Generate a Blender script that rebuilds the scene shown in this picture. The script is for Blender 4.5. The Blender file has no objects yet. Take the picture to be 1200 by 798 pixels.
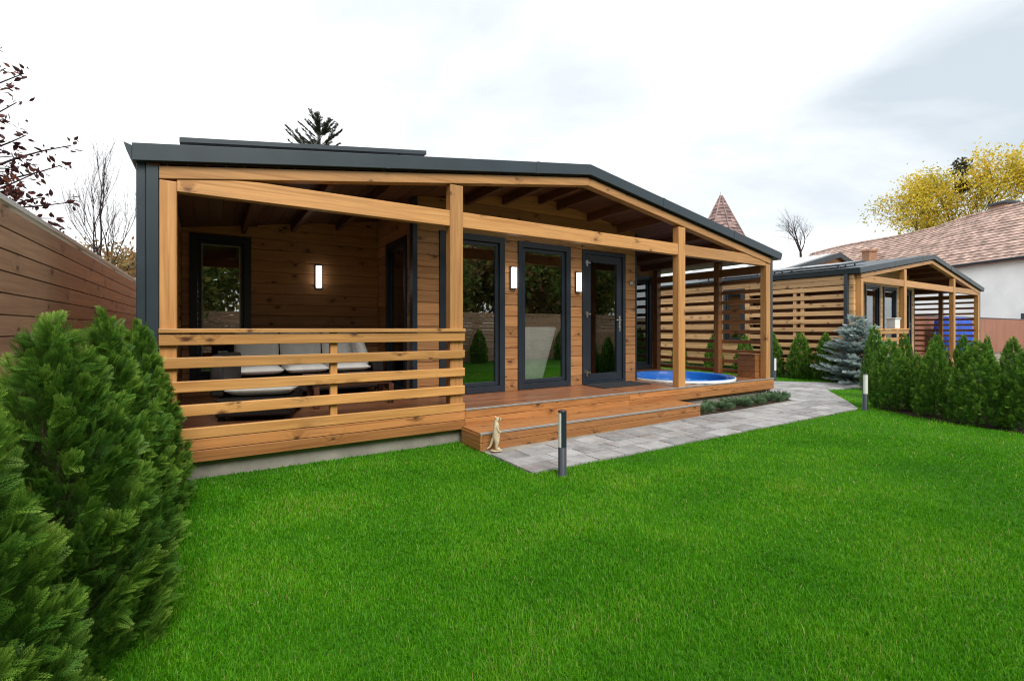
import bpy, math, random
import numpy as np
from mathutils import Vector, Matrix
PI = math.pi
random.seed(7)
RS = np.random.RandomState(11)
SC = bpy.context.scene
COL = SC.collection

# ------------------------------------------------------------------ camera, sky, sun, exposure
CAM_H = 1.335
YAW = math.radians(32.3)
cd = bpy.data.cameras.new("camera")
cd.sensor_width = 36.0
cd.sensor_fit = 'HORIZONTAL'
cd.lens = 36.0 * 555.0 / 1200.0
cd.shift_y = -14.0 / 1200.0
cd.clip_start = 0.05
cd.clip_end = 2000.0
cam = bpy.data.objects.new("camera", cd)
COL.objects.link(cam)
cam.location = (0, 0, CAM_H)
cam.rotation_euler = (PI / 2, 0, -YAW)
SC.camera = cam

SUN_EL, SUN_AZ = math.radians(46), math.radians(186)      # azimuth clockwise from +Y
w = bpy.data.worlds.new("World")
SC.world = w
w.use_nodes = True
nt = w.node_tree
nt.nodes.clear()
N, Lk = nt.nodes.new, nt.links.new
out = N('ShaderNodeOutputWorld')
bg = N('ShaderNodeBackground')
bg.inputs['Strength'].default_value = 0.1
sky = N('ShaderNodeTexSky')
sky.sky_type = 'NISHITA'
sky.sun_disc = False
sky.sun_elevation = SUN_EL
sky.sun_rotation = SUN_AZ
tc = N('ShaderNodeTexCoord')
sep = N('ShaderNodeSeparateXYZ')
Lk(tc.outputs['Generated'], sep.inputs[0])
zc = N('ShaderNodeMath'); zc.operation = 'MAXIMUM'; zc.inputs[1].default_value = 0.0
Lk(sep.outputs['Z'], zc.inputs[0])
za = N('ShaderNodeMath'); za.operation = 'ADD'; za.inputs[1].default_value = 0.22
Lk(zc.outputs[0], za.inputs[0])
dv = N('ShaderNodeVectorMath'); dv.operation = 'DIVIDE'
cmb = N('ShaderNodeCombineXYZ')
for k in range(3):
    Lk(za.outputs[0], cmb.inputs[k])
Lk(tc.outputs['Generated'], dv.inputs[0]); Lk(cmb.outputs[0], dv.inputs[1])
nz = N('ShaderNodeTexNoise')
nz.inputs['Scale'].default_value = 1.15
nz.inputs['Detail'].default_value = 7.0
nz.inputs['Roughness'].default_value = 0.55
nz.inputs['Distortion'].default_value = 0.35
Lk(dv.outputs[0], nz.inputs['Vector'])
dot = N('ShaderNodeVectorMath'); dot.operation = 'DOT_PRODUCT'
dot.inputs[1].default_value = (0.95, 0.1, 0.15)
Lk(tc.outputs['Generated'], dot.inputs[0])
ma = N('ShaderNodeMath'); ma.operation = 'MULTIPLY_ADD'
ma.inputs[1].default_value = 0.36; 
Lk(dot.outputs['Value'], ma.inputs[0]); Lk(nz.outputs['Fac'], ma.inputs[2])
rp = N('ShaderNodeValToRGB')
rp.color_ramp.elements[0].position = 0.58; rp.color_ramp.elements[0].color = (1, 1, 1, 1)
rp.color_ramp.elements[1].position = 1.0; rp.color_ramp.elements[1].color = (0.50, 0.555, 0.60, 1)
e = rp.color_ramp.elements.new(0.78); e.color = (0.70, 0.735, 0.76, 1)
Lk(ma.outputs[0], rp.inputs['Fac'])
sc_ = N('ShaderNodeVectorMath'); sc_.operation = 'SCALE'; sc_.inputs['Scale'].default_value = 7.8
Lk(rp.outputs['Color'], sc_.inputs[0])
mx = N('ShaderNodeMixRGB'); mx.inputs['Fac'].default_value = 0.93
Lk(sky.outputs[0], mx.inputs[1]); Lk(sc_.outputs[0], mx.inputs[2])
Lk(mx.outputs[0], bg.inputs['Color']); Lk(bg.outputs[0], out.inputs[0])

sd = bpy.data.lights.new("sun", 'SUN')
sd.energy = 1.8
sd.angle = math.radians(26)
sd.color = (1.0, 0.95, 0.87)
sun = bpy.data.objects.new("sun", sd)
COL.objects.link(sun)
sun.location = (-5, -10, 20)
_to = Vector((math.sin(SUN_AZ) * math.cos(SUN_EL), math.cos(SUN_AZ) * math.cos(SUN_EL), math.sin(SUN_EL)))
sun.rotation_euler = _to.to_track_quat('Z', 'Y').to_euler()

SC.view_settings.view_transform = 'Standard'
SC.view_settings.look = 'None'
SC.view_settings.gamma = 1.0
SC.view_settings.use_curve_mapping = False
SC.view_settings.exposure = 0.90
SC.render.engine = 'CYCLES'
SC.cycles.max_bounces = 7
SC.cycles.transparent_max_bounces = 12
SC.cycles.use_denoising = True
SC.cycles.denoising_prefilter = 'NONE'
SC.cycles.use_adaptive_sampling = False
SC.cycles.pixel_filter_type = 'BLACKMAN_HARRIS'
SC.cycles.filter_width = 1.15
SC.cycles.sample_clamp_indirect = 1.2

# ------------------------------------------------------------------ materials
class NT:
    def __init__(s, name):
        s.m = bpy.data.materials.new(name); s.m.use_nodes = True
        s.t = s.m.node_tree; s.t.nodes.clear()
        s.o = s.n('ShaderNodeOutputMaterial')
    def n(s, t, **kw):
        x = s.t.nodes.new(t)
        for k, v in kw.items():
            if k in x.inputs: x.inputs[k].default_value = v
            else: setattr(x, k, v)
        return x
    def l(s, a, b): s.t.links.new(a, b)
    def math(s, op, a, b=None, c=None):
        x = s.n('ShaderNodeMath'); x.operation = op
        for i, q in enumerate((a, b, c)):
            if q is None: continue
            if isinstance(q, (int, float)): x.inputs[i].default_value = q
            else: s.l(q, x.inputs[i])
        return x.outputs[0]
    def ramp(s, fac, stops):
        r = s.n('ShaderNodeValToRGB'); cr = r.color_ramp
        while len(cr.elements) < len(stops): cr.elements.new(0.5)
        for el, (p, c) in zip(cr.elements, stops):
            el.position = p; el.color = (c[0], c[1], c[2], 1)
        s.l(fac, r.inputs['Fac']); return r.outputs['Color']
    def mix(s, fac, a, b, mode='MIX'):
        x = s.n('ShaderNodeMixRGB'); x.blend_type = mode
        for i, q in ((0, fac), (1, a), (2, b)):
            if isinstance(q, (int, float)): x.inputs[i].default_value = q
            elif isinstance(q, tuple): x.inputs[i].default_value = (q[0], q[1], q[2], 1)
            else: s.l(q, x.inputs[i])
        return x.outputs[0]
    def noise(s, vec, scale, detail=4, rough=0.55, dist=0.0):
        x = s.n('ShaderNodeTexNoise')
        x.inputs['Scale'].default_value = scale; x.inputs['Detail'].default_value = detail
        x.inputs['Roughness'].default_value = rough; x.inputs['Distortion'].default_value = dist
        if vec is not None: s.l(vec, x.inputs['Vector'])
        return x.outputs['Fac']
    def vec(s, x, y, z=0.0):
        c = s.n('ShaderNodeCombineXYZ')
        for i, q in enumerate((x, y, z)):
            if isinstance(q, (int, float)): c.inputs[i].default_value = q
            else: s.l(q, c.inputs[i])
        return c.outputs[0]
    def attr(s, name):
        a = s.n('ShaderNodeAttribute'); a.attribute_name = name; return a.outputs['Fac']
    def uv(s):
        t = s.n('ShaderNodeUVMap'); sp = s.n('ShaderNodeSeparateXYZ'); s.l(t.outputs[0], sp.inputs[0])
        return sp.outputs[0], sp.outputs[1]
    def obj(s): return s.n('ShaderNodeTexCoord').outputs['Object']
    def pos(s): return s.n('ShaderNodeNewGeometry').outputs['Position']
    def bump(s, h, strength, dist=0.01):
        b = s.n('ShaderNodeBump'); b.inputs['Strength'].default_value = strength
        b.inputs['Distance'].default_value = dist; s.l(h, b.inputs['Height']); return b.outputs[0]
    def bsdf(s, col, rough=0.6, metal=0.0, spec=0.5, normal=None, **kw):
        p = s.n('ShaderNodeBsdfPrincipled')
        for nm, q in (('Base Color', col), ('Roughness', rough), ('Metallic', metal), ('Specular IOR Level', spec)):
            if isinstance(q, tuple): p.inputs[nm].default_value = (q[0], q[1], q[2], 1)
            elif isinstance(q, (int, float)): p.inputs[nm].default_value = q
            else: s.l(q, p.inputs[nm])
        for k, v in kw.items():
            p.inputs[k].default_value = v
        if normal is not None: s.l(normal, p.inputs['Normal'])
        return p
    def done(s, sh):
        s.l(sh.outputs[0], s.o.inputs['Surface']); return s.m

def wood(name, base, dark, knotcol, rough=0.45, knots=0.5, tintamt=0.35, spec=0.4, weather=0.0):
    t = NT(name)
    u, v = t.uv()
    tint = t.attr('tint')
    # knots: one per voronoi cell, present in some of the cells only
    kv = t.vec(t.math('MULTIPLY', u, 2.7), t.math('MULTIPLY', v, 4.6), 0.0)
    vo = t.n('ShaderNodeTexVoronoi'); vo.voronoi_dimensions = '2D'; vo.inputs['Scale'].default_value = 1.0
    t.l(kv, vo.inputs['Vector'])
    sc = t.n('ShaderNodeSeparateColor'); t.l(vo.outputs['Color'], sc.inputs[0])
    present = t.math('LESS_THAN', sc.outputs[0], knots)
    kd = t.math('ADD', vo.outputs['Distance'], t.math('MULTIPLY', t.math('SUBTRACT', t.noise(t.vec(t.math('MULTIPLY', u, 30), t.math('MULTIPLY', v, 60)), 1.0, 3), 0.5), 0.10))
    ksz = t.math('MULTIPLY_ADD', sc.outputs[1], 0.10, 0.075)
    kmask = t.n('ShaderNodeMapRange'); kmask.interpolation_type = 'SMOOTHSTEP'
    t.l(kd, kmask.inputs['Value']); t.l(ksz, kmask.inputs['From Max'])
    kmask.inputs['From Min'].default_value = 0.02; kmask.inputs['To Min'].default_value = 1.0; kmask.inputs['To Max'].default_value = 0.0
    km = t.math('MULTIPLY', kmask.outputs[0], present)
    halo = t.n('ShaderNodeMapRange'); t.l(kd, halo.inputs['Value'])
    halo.inputs['From Min'].default_value = 0.05; halo.inputs['From Max'].default_value = 0.34
    halo.inputs['To Min'].default_value = 1.0; halo.inputs['To Max'].default_value = 0.0
    hm = t.math('MULTIPLY', halo.outputs[0], present)
    # dark resin flame beside some knots
    fl = t.noise(t.vec(t.math('MULTIPLY', u, 7.0), t.math('MULTIPLY', v, 26.0)), 1.0, 4, 0.6, 1.6)
    flm = t.n('ShaderNodeMapRange'); t.l(fl, flm.inputs['Value']); flm.inputs['From Min'].default_value = 0.50; flm.inputs['From Max'].default_value = 0.62
    flame = t.math('MULTIPLY', flm.outputs[0], t.math('MULTIPLY', hm, t.math('GREATER_THAN', sc.outputs[2], 0.35)))
    # grain bends around the knots
    warp = t.math('MULTIPLY', hm, 0.05)
    gv = t.vec(t.math('MULTIPLY', u, 0.9), t.math('ADD', t.math('MULTIPLY', v, 30.0), t.math('MULTIPLY', warp, 40.0)), t.math('MULTIPLY', tint, 9.0))
    g1 = t.noise(gv, 1.0, 5, 0.6, 0.7)
    g2 = t.noise(t.vec(t.math('MULTIPLY', u, 4.0), t.math('MULTIPLY', v, 160.0)), 1.0, 3)
    g = t.math('ADD', t.math('MULTIPLY', g1, 0.75), t.math('MULTIPLY', g2, 0.25))
    col = t.ramp(g, [(0.36, dark), (0.51, base), (0.66, tuple(min(1, c * 1.22) for c in base))])
    tv = t.math('MULTIPLY_ADD', tint, tintamt, 1.0 - tintamt / 2)
    col = t.mix(1.0, col, t.vec(tv, tv, tv), 'MULTIPLY')
    col = t.mix(t.math('MULTIPLY', hm, 0.35), col, tuple(c * 0.7 for c in base))
    col = t.mix(t.math('MULTIPLY', flame, 0.85), col, knotcol)
    col = t.mix(t.math('MULTIPLY', km, 0.85), col, knotcol)
    if weather:
        wn = t.noise(t.pos(), 1.7, 6, 0.65)
        wm = t.n('ShaderNodeMapRange'); t.l(wn, wm.inputs['Value']); wm.inputs['From Min'].default_value = 0.5; wm.inputs['From Max'].default_value = 0.75
        col = t.mix(t.math('MULTIPLY', wm.outputs[0], weather), col, (0.16, 0.12, 0.09))
    rg = t.math('MULTIPLY_ADD', g1, 0.25, rough - 0.12)
    return t.done(t.bsdf(col, rg, 0, spec, t.bump(g, 0.25, 0.002)))

M = {}
M['honey'] = wood('honey_timber', (0.46, 0.235, 0.082), (0.36, 0.165, 0.050), (0.12, 0.04, 0.014), 0.45, 0.24, 0.3, weather=0.16)
M['siding'] = wood('pine_siding', (0.44, 0.212, 0.085), (0.32, 0.135, 0.048), (0.045, 0.015, 0.007), 0.5, 0.7, 0.5, weather=0.2)
M['litsiding'] = wood('lit_pine_siding', (0.60, 0.37, 0.18), (0.46, 0.26, 0.115), (0.10, 0.04, 0.02), 0.5, 0.5, 0.4, weather=0.1)  # pine siding with strong light on the far cabin put into its colour
M['rail'] = wood('rail_timber', (0.51, 0.262, 0.085), (0.39, 0.182, 0.052), (0.07, 0.022, 0.008), 0.45, 0.62, 0.4, weather=0.16)
M['skirt'] = wood('skirt_timber', (0.39, 0.172, 0.058), (0.26, 0.098, 0.030), (0.045, 0.015, 0.006), 0.42, 0.6, 0.5, weather=0.22)
M['deck'] = wood('deck_timber', (0.25, 0.105, 0.048), (0.18, 0.068, 0.030), (0.06, 0.02, 0.01), 0.32, 0.3, 0.4, weather=0.2)
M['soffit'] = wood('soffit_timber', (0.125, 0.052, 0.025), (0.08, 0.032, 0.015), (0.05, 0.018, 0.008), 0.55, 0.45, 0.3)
M['screen'] = wood('screen_timber', (0.25, 0.105, 0.036), (0.17, 0.065, 0.022), (0.05, 0.016, 0.006), 0.45, 0.45, 0.3)
M['fence'] = wood('fence_timber', (0.46, 0.275, 0.17), (0.34, 0.19, 0.11), (0.06, 0.025, 0.014), 0.5, 0.4, 0.3, weather=0.25)
M['darkwood'] = wood('dark_timber', (0.10, 0.04, 0.022), (0.06, 0.022, 0.012), (0.02, 0.01, 0.006), 0.4, 0.2, 0.3)

def simple(name, col, rough=0.5, metal=0.0, spec=0.5, var=0.12, scale=6.0, bump=0.05, var_tint=0.0):
    t = NT(name)
    n = t.noise(t.pos(), scale, 5, 0.6)
    c = t.ramp(n, [(0.3, tuple(x * (1 - var) for x in col)), (0.7, tuple(min(1, x * (1 + var)) for x in col))])
    if var_tint:
        tv = t.math('MULTIPLY_ADD', t.attr('tint'), var_tint, 1 - var_tint / 2)
        c = t.mix(1.0, c, t.vec(tv, tv, tv), 'MULTIPLY')
    fine = t.noise(t.pos(), scale * 18, 3)
    return t.done(t.bsdf(c, t.math('MULTIPLY_ADD', n, 0.2, rough - 0.1), metal, spec, t.bump(fine, bump, 0.004)))

M['metal'] = simple('anthracite_metal', (0.022, 0.036, 0.047), 0.38, 0.0, 0.5, 0.12, 2.0, 0.02)
M['frame'] = simple('anthracite_frame', (0.018, 0.026, 0.038), 0.35, 0.0, 0.5, 0.1, 4.0, 0.01)
M['panel'] = simple('solar_glass', (0.012, 0.016, 0.026), 0.12, 0.0, 0.6, 0.1, 2.0, 0.0)
M['alu'] = simple('aluminium_trim', (0.42, 0.40, 0.38), 0.4, 0.6, 0.5, 0.1, 8.0, 0.02)
M['steel'] = simple('brushed_steel', (0.6, 0.6, 0.58), 0.28, 1.0, 0.5, 0.08, 10.0, 0.02)
M['concrete'] = simple('concrete', (0.25, 0.235, 0.205), 0.85, 0, 0.3, 0.35, 2.2, 0.5)
M['plaster'] = simple('white_plaster', (0.86, 0.885, 0.93), 0.9, 0, 0.2, 0.10, 0.45, 0.2)
M['white'] = simple('white_plastic', (0.72, 0.74, 0.74), 0.35, 0, 0.5, 0.04, 4, 0.0)
M['fabric'] = simple('white_fabric', (0.87, 0.865, 0.84), 0.9, 0, 0.2, 0.08, 5, 0.4)
M['rattan'] = simple('dark_rattan', (0.014, 0.011, 0.010), 0.5, 0, 0.5, 0.3, 40, 0.6)
M['mat'] = simple('doormat_fibre', (0.035, 0.037, 0.042), 0.95, 0, 0.1, 0.3, 30, 0.8)
M['blue'] = simple('blue_shell', (0.012, 0.13, 0.50), 0.2, 0, 0.5, 0.08, 3, 0.0)
M['tarp'] = simple('blue_tarpaulin', (0.006, 0.060, 0.42), 0.45, 0, 0.5, 0.25, 2.5, 0.3)
M['bark'] = simple('bark', (0.075, 0.055, 0.042), 0.9, 0, 0.2, 0.35, 9, 0.8)
M['greybark'] = simple('grey_bark', (0.13, 0.115, 0.105), 0.9, 0, 0.2, 0.3, 9, 0.8)
M['darkbark'] = simple('dark_bark', (0.035, 0.025, 0.024), 0.9, 0, 0.2, 0.3, 9, 0.8)
M['statue'] = simple('painted_stone', (0.52, 0.43, 0.29), 0.7, 0, 0.3, 0.3, 22, 0.3)
M['statuedark'] = simple('dark_paint', (0.03, 0.02, 0.015), 0.5, 0, 0.3, 0.1, 22, 0.0)
M['brick'] = simple('chimney_brick', (0.30, 0.17, 0.11), 0.9, 0, 0.2, 0.3, 7, 0.5)
M['soil'] = simple('soil', (0.05, 0.036, 0.025), 0.95, 0, 0.1, 0.4, 8, 0.8)
M['whiteroof'] = simple('pale_roof_sheet', (0.62, 0.63, 0.63), 0.4, 0, 0.5, 0.06, 1.0, 0.05)
M['tile'] = simple('clay_tile', (0.44, 0.315, 0.265), 0.8, 0, 0.3, 0.35, 1.6, 0.3, var_tint=0.5)
M['oldtile'] = simple('weathered_tile', (0.23, 0.155, 0.145), 0.7, 0, 0.4, 0.35, 2.0, 0.3, var_tint=0.7)
M['brownboard'] = simple('brown_board', (0.27, 0.115, 0.07), 0.55, 0, 0.4, 0.12, 2.0, 0.05, var_tint=0.2)

def mk_lamp():
    t = NT('lit_diffuser')
    em = t.n('ShaderNodeEmission'); em.inputs['Color'].default_value = (1, 0.97, 0.9, 1); em.inputs['Strength'].default_value = 1.7
    return t.done(em)
M['lit'] = mk_lamp()
M['lit'].cycles.emission_sampling = 'NONE'

def mk_glass(name, tint, refl):
    t = NT(name)
    tr = t.n('ShaderNodeBsdfTransparent'); tr.inputs[0].default_value = (*tint, 1)
    gl = t.n('ShaderNodeBsdfGlossy'); gl.inputs['Roughness'].default_value = 0.0; gl.inputs[0].default_value = (0.92, 0.96, 0.97, 1)
    fr = t.n('ShaderNodeFresnel'); fr.inputs['IOR'].default_value = 1.5
    f = t.math('MINIMUM', t.math('MULTIPLY_ADD', fr.outputs[0], 1.3, refl), 1.0)
    mxs = t.n('ShaderNodeMixShader'); t.l(f, mxs.inputs[0]); t.l(tr.outputs[0], mxs.inputs[1]); t.l(gl.outputs[0], mxs.inputs[2])
    return t.done(mxs)
M['glass'] = mk_glass('window_glass', (0.95, 0.97, 0.97), 0.13)

def mk_water():
    t = NT('pool_water')
    h = t.noise(t.pos(), 9.0, 4, 0.55, 0.8)
    c = t.ramp(t.noise(t.pos(), 5.0, 5, 0.6, 1.0), [(0.42, (0.015, 0.17, 0.55)), (0.56, (0.05, 0.30, 0.70)), (0.64, (0.65, 0.74, 0.80))])
    return t.done(t.bsdf(c, 0.4, 0, 0.12, t.bump(h, 0.6, 0.05)))
M['water'] = mk_water()

def leafmat(name, stops, transl=0.35, rough=0.5, spec=0.3):
    t = NT(name)
    tint = t.attr('tint')
    c = t.ramp(tint, stops)
    p = t.bsdf(c, rough, 0, spec)
    tr = t.n('ShaderNodeBsdfTranslucent'); t.l(c, tr.inputs[0])
    mxs = t.n('ShaderNodeMixShader'); mxs.inputs[0].default_value = transl
    t.l(p.outputs[0], mxs.inputs[1]); t.l(tr.outputs[0], mxs.inputs[2])
    return t.done(mxs)
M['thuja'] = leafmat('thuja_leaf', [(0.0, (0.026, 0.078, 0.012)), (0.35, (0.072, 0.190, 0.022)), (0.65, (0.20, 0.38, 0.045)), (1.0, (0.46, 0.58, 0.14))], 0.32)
M['spruce'] = leafmat('blue_spruce_needle', [(0.0, (0.11, 0.17, 0.155)), (0.4, (0.30, 0.39, 0.38)), (1.0, (0.52, 0.61, 0.61))], 0.25)
M['juniper'] = leafmat('juniper_needle', [(0.0, (0.05, 0.10, 0.045)), (1.0, (0.15, 0.25, 0.13))], 0.3)
M['grassleaf'] = leafmat('grass_blade', [(0.0, (0.034, 0.155, 0.004)), (0.40, (0.090, 0.365, 0.006)), (0.75, (0.21, 0.48, 0.016)), (0.90, (0.30, 0.42, 0.06)), (1.0, (0.52, 0.48, 0.22))], 0.5, 0.5, 0.25)
M['yellow'] = leafmat('yellow_leaf', [(0.0, (0.34, 0.34, 0.05)), (0.4, (0.74, 0.56, 0.05)), (1.0, (0.86, 0.66, 0.10))], 0.5)
M['purple'] = leafmat('purple_leaf', [(0.0, (0.030, 0.010, 0.012)), (0.6, (0.075, 0.022, 0.022)), (1.0, (0.22, 0.07, 0.03))], 0.3)
M['pine'] = leafmat('pine_needle', [(0.0, (0.012, 0.022, 0.012)), (1.0, (0.05, 0.06, 0.035))], 0.1)
M['mistletoe'] = leafmat('mistletoe_leaf', [(0.0, (0.03, 0.035, 0.02)), (1.0, (0.07, 0.07, 0.03))], 0.2)
M['broad'] = leafmat('broad_leaf', [(0.0, (0.08, 0.14, 0.03)), (0.6, (0.20, 0.27, 0.06)), (1.0, (0.45, 0.36, 0.08))], 0.5)
M['autumn'] = leafmat('autumn_leaf', [(0.0, (0.09, 0.10, 0.03)), (0.5, (0.25, 0.17, 0.06)), (1.0, (0.34, 0.14, 0.07))], 0.35)
M['fallen'] = leafmat('fallen_leaf', [(0.0, (0.30, 0.10, 0.03)), (1.0, (0.45, 0.27, 0.08))], 0.2)

def mk_ground():
    t = NT('lawn_soil')
    a = t.noise(t.pos(), 0.7, 5, 0.6); b = t.noise(t.pos(), 40, 3, 0.7)
    c = t.ramp(t.math('ADD', t.math('MULTIPLY', a, 0.5), t.math('MULTIPLY', b, 0.5)), [(0.3, (0.02, 0.075, 0.004)), (0.5, (0.04, 0.15, 0.006)), (0.7, (0.08, 0.20, 0.012))])
    return t.done(t.bsdf(c, 0.9, 0, 0.1, t.bump(b, 0.8, 0.02)))
M['ground'] = mk_ground()

M['earth'] = simple('pale_earth', (0.24, 0.22, 0.18), 0.95, 0, 0.1, 0.3, 0.3, 0.5)
def mk_paver():
    t = NT('stone_paver')
    tint = t.attr('tint')
    a = t.noise(t.pos(), 1.5, 6, 0.65); b = t.noise(t.pos(), 6.0, 6, 0.7); f = t.noise(t.pos(), 90, 3, 0.7)
    c = t.ramp(t.math('ADD', t.math('MULTIPLY', a, 0.25), t.math('ADD', t.math('MULTIPLY', b, 0.52), t.math('MULTIPLY', tint, 0.23))),
               [(0.28, (0.16, 0.158, 0.16)), (0.45, (0.285, 0.285, 0.29)), (0.62, (0.40, 0.405, 0.41)), (0.85, (0.50, 0.505, 0.51))])
    br = t.n('ShaderNodeMapRange'); t.l(t.noise(t.pos(), 2.6, 5, 0.6, 0.5), br.inputs['Value']); br.inputs['From Min'].default_value = 0.52; br.inputs['From Max'].default_value = 0.68
    c = t.mix(t.math('MULTIPLY', br.outputs[0], 0.5), c, (0.21, 0.155, 0.13))
    return t.done(t.bsdf(c, 0.62, 0, 0.4, t.bump(t.math('ADD', f, t.math('MULTIPLY', b, 2.0)), 0.35, 0.006)))
M['paver'] = mk_paver()

# ------------------------------------------------------------------ mesh helpers
class MB:
    def __init__(s): s.v = []; s.f = []; s.uv = []; s.t = []; s.sm = []
    def _add(s, verts, faces, uvs, tint, smooth=False):
        b = len(s.v); s.v += [tuple(p) for p in verts]
        s.t += [tint] * len(verts)
        for f, q in zip(faces, uvs):
            s.f.append(tuple(b + i for i in f)); s.uv.append(q); s.sm.append(smooth)
    def hexa(s, c, axis, tint=None):
        """c: 8 corners, index = ix + 2*iy + 4*iz; axis = grain direction"""
        if tint is None: tint = random.random()
        c = [Vector(p) for p in c]
        e = [(c[1] - c[0]).length, (c[2] - c[0]).length, (c[4] - c[0]).length]
        faces = [(0, 4, 6, 2), (1, 3, 7, 5), (0, 1, 5, 4), (2, 6, 7, 3), (0, 2, 3, 1), (4, 5, 7, 6)]
        n = (c[1] - c[0]).cross(c[2] - c[0]).dot(c[4] - c[0])
        if n < 0: faces = [tuple(reversed(f)) for f in faces]
        ou, ov = random.random() * 50, random.random() * 50
        uvs = []
        for f in faces:
            q = []
            for i in f:
                k = [(i & 1) * e[0], ((i >> 1) & 1) * e[1], ((i >> 2) & 1) * e[2]]
                o = [j for j in range(3) if j != axis]
                q.append((k[axis] + ou, k[o[0]] + k[o[1]] + ov))
            uvs.append(q)
        s._add(c, faces, uvs, tint)
    def box(s, x0, x1, y0, y1, z0, z1, axis=None, tint=None):
        d = (abs(x1 - x0), abs(y1 - y0), abs(z1 - z0))
        if axis is None: axis = d.index(max(d))
        s.hexa([(x1 if i & 1 else x0, y1 if i & 2 else y0, z1 if i & 4 else z0) for i in range(8)], axis, tint)
    def bar(s, p0, p1, wd, ht, up=(0, 0, 1), tint=None):
        p0, p1, up = Vector(p0), Vector(p1), Vector(up)
        d = (p1 - p0).normalized(); sd = d.cross(up).normalized(); u = sd.cross(d)
        c = []
        for i in range(8):
            c.append((p1 if i & 1 else p0) + sd * (wd / 2 if i & 2 else -wd / 2) + u * (ht / 2 if i & 4 else -ht / 2))
        s.hexa(c, 0, tint)
    def prism(s, pts, fn, a, b, tint=None):
        """pts: 2-D outline; fn(u, v, w) -> point; extruded from w=a to w=b"""
        if tint is None: tint = random.random()
        n = len(pts); ou, ov = random.random() * 50, random.random() * 50
        vs = [fn(u, v, a) for u, v in pts] + [fn(u, v, b) for u, v in pts]
        fs = [tuple(range(n)), tuple(reversed(range(n, 2 * n)))]
        uvs = [[(pts[i][0] + ou, pts[i][1] + ov) for i in fs[0]], [(pts[i - n][0] + ou, pts[i - n][1] + ov) for i in fs[1]]]
        for i in range(n):
            j = (i + 1) % n
            fs.append((j, i, i + n, j + n))
            L = math.hypot(pts[j][0] - pts[i][0], pts[j][1] - pts[i][1])
            uvs.append([(L + ou, ov), (ou, ov), (ou, ov + abs(b - a)), (L + ou, ov + abs(b - a))])
        s._add(vs, fs, uvs, tint)
    def tube(s, pts, rads, n=6, cap=True, tint=None):
        if tint is None: tint = random.random()
        vs = []; fs = []; uvs = []
        pts = [Vector(p) for p in pts]
        ref = Vector((0.31, 0.17, 0.93)); L = 0.0
        for i, p in enumerate(pts):
            d = (pts[min(i + 1, len(pts) - 1)] - pts[max(i - 1, 0)]).normalized()
            a = d.cross(ref if abs(d.dot(ref)) < 0.95 else Vector((1, 0, 0))).normalized(); b = d.cross(a)
            for k in range(n):
                an = 2 * PI * k / n
                vs.append(p + (a * math.cos(an) + b * math.sin(an)) * rads[i])
            if i:
                L2 = L + (p - pts[i - 1]).length
                for k in range(n):
                    k2 = (k + 1) % n
                    fs.append(((i - 1) * n + k, (i - 1) * n + k2, i * n + k2, i * n + k))
                    uvs.append([(L, k * .1), (L, k * .1 + .1), (L2, k * .1 + .1), (L2, k * .1)])
                L = L2
        if cap:
            m = (len(pts) - 1) * n
            fs.append(tuple(reversed(range(n)))); uvs.append([(0, 0)] * n)
            fs.append(tuple(range(m, m + n))); uvs.append([(0, 0)] * n)
        s._add(vs, fs, uvs, tint, True)
    def lathe(s, prof, n=32, c=(0, 0, 0), tint=0.5):
        vs = []; fs = []; uvs = []
        for (r, z) in prof:
            for k in range(n):
                a = 2 * PI * k / n
                vs.append((c[0] + r * math.cos(a), c[1] + r * math.sin(a), c[2] + z))
        for i in range(len(prof) - 1):
            for k in range(n):
                k2 = (k + 1) % n
                fs.append((i * n + k, i * n + k2, (i + 1) * n + k2, (i + 1) * n + k)); uvs.append([(0, 0)] * 4)
        s._add(vs, fs, uvs, tint, True)
    def build(s, name, mat, parent=None, bevel=0.0, seg=1, origin=None):
        me = bpy.data.meshes.new(name)
        vs = s.v
        if origin is not None:
            vs = [(p[0] - origin[0], p[1] - origin[1], p[2] - origin[2]) for p in vs]
        me.from_pydata(vs, [], s.f)
        uvl = me.uv_layers.new(name='UVMap')
        flat = [c for q in s.uv for p in q for c in p]
        uvl.data.foreach_set('uv', flat)
        at = me.attributes.new('tint', 'FLOAT', 'POINT'); at.data.foreach_set('value', s.t)
        me.polygons.foreach_set('use_smooth', s.sm)
        me.update()
        o = bpy.data.objects.new(name, me); COL.objects.link(o)
        me.materials.append(mat)
        if origin is not None: o.location = origin
        if parent is not None:
            o.parent = parent
            # parts are modelled in world space; the thing's Empty sits at its base
            o.matrix_parent_inverse = world_of(parent).inverted()
        if bevel:
            bm = o.modifiers.new('bevel', 'BEVEL'); bm.width = bevel; bm.segments = seg; bm.limit_method = 'ANGLE'; bm.angle_limit = math.radians(40)
        return o

def world_of(o):
    m = o.matrix_basis.copy()
    if o.parent: m = world_of(o.parent) @ o.matrix_parent_inverse @ m
    return m

def thing(name, label, cat, loc=(0, 0, 0), group=None):
    o = bpy.data.objects.new(name, None); COL.objects.link(o)
    o.location = loc; o.empty_display_size = 0.2
    o['label'] = label; o['category'] = cat
    if group: o['group'] = group
    return o
def tag(o, label, cat, group=None):
    o['label'] = label; o['category'] = cat
    if group: o['group'] = group
    return o
def structure(o): o['kind'] = 'structure'; return o

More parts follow.
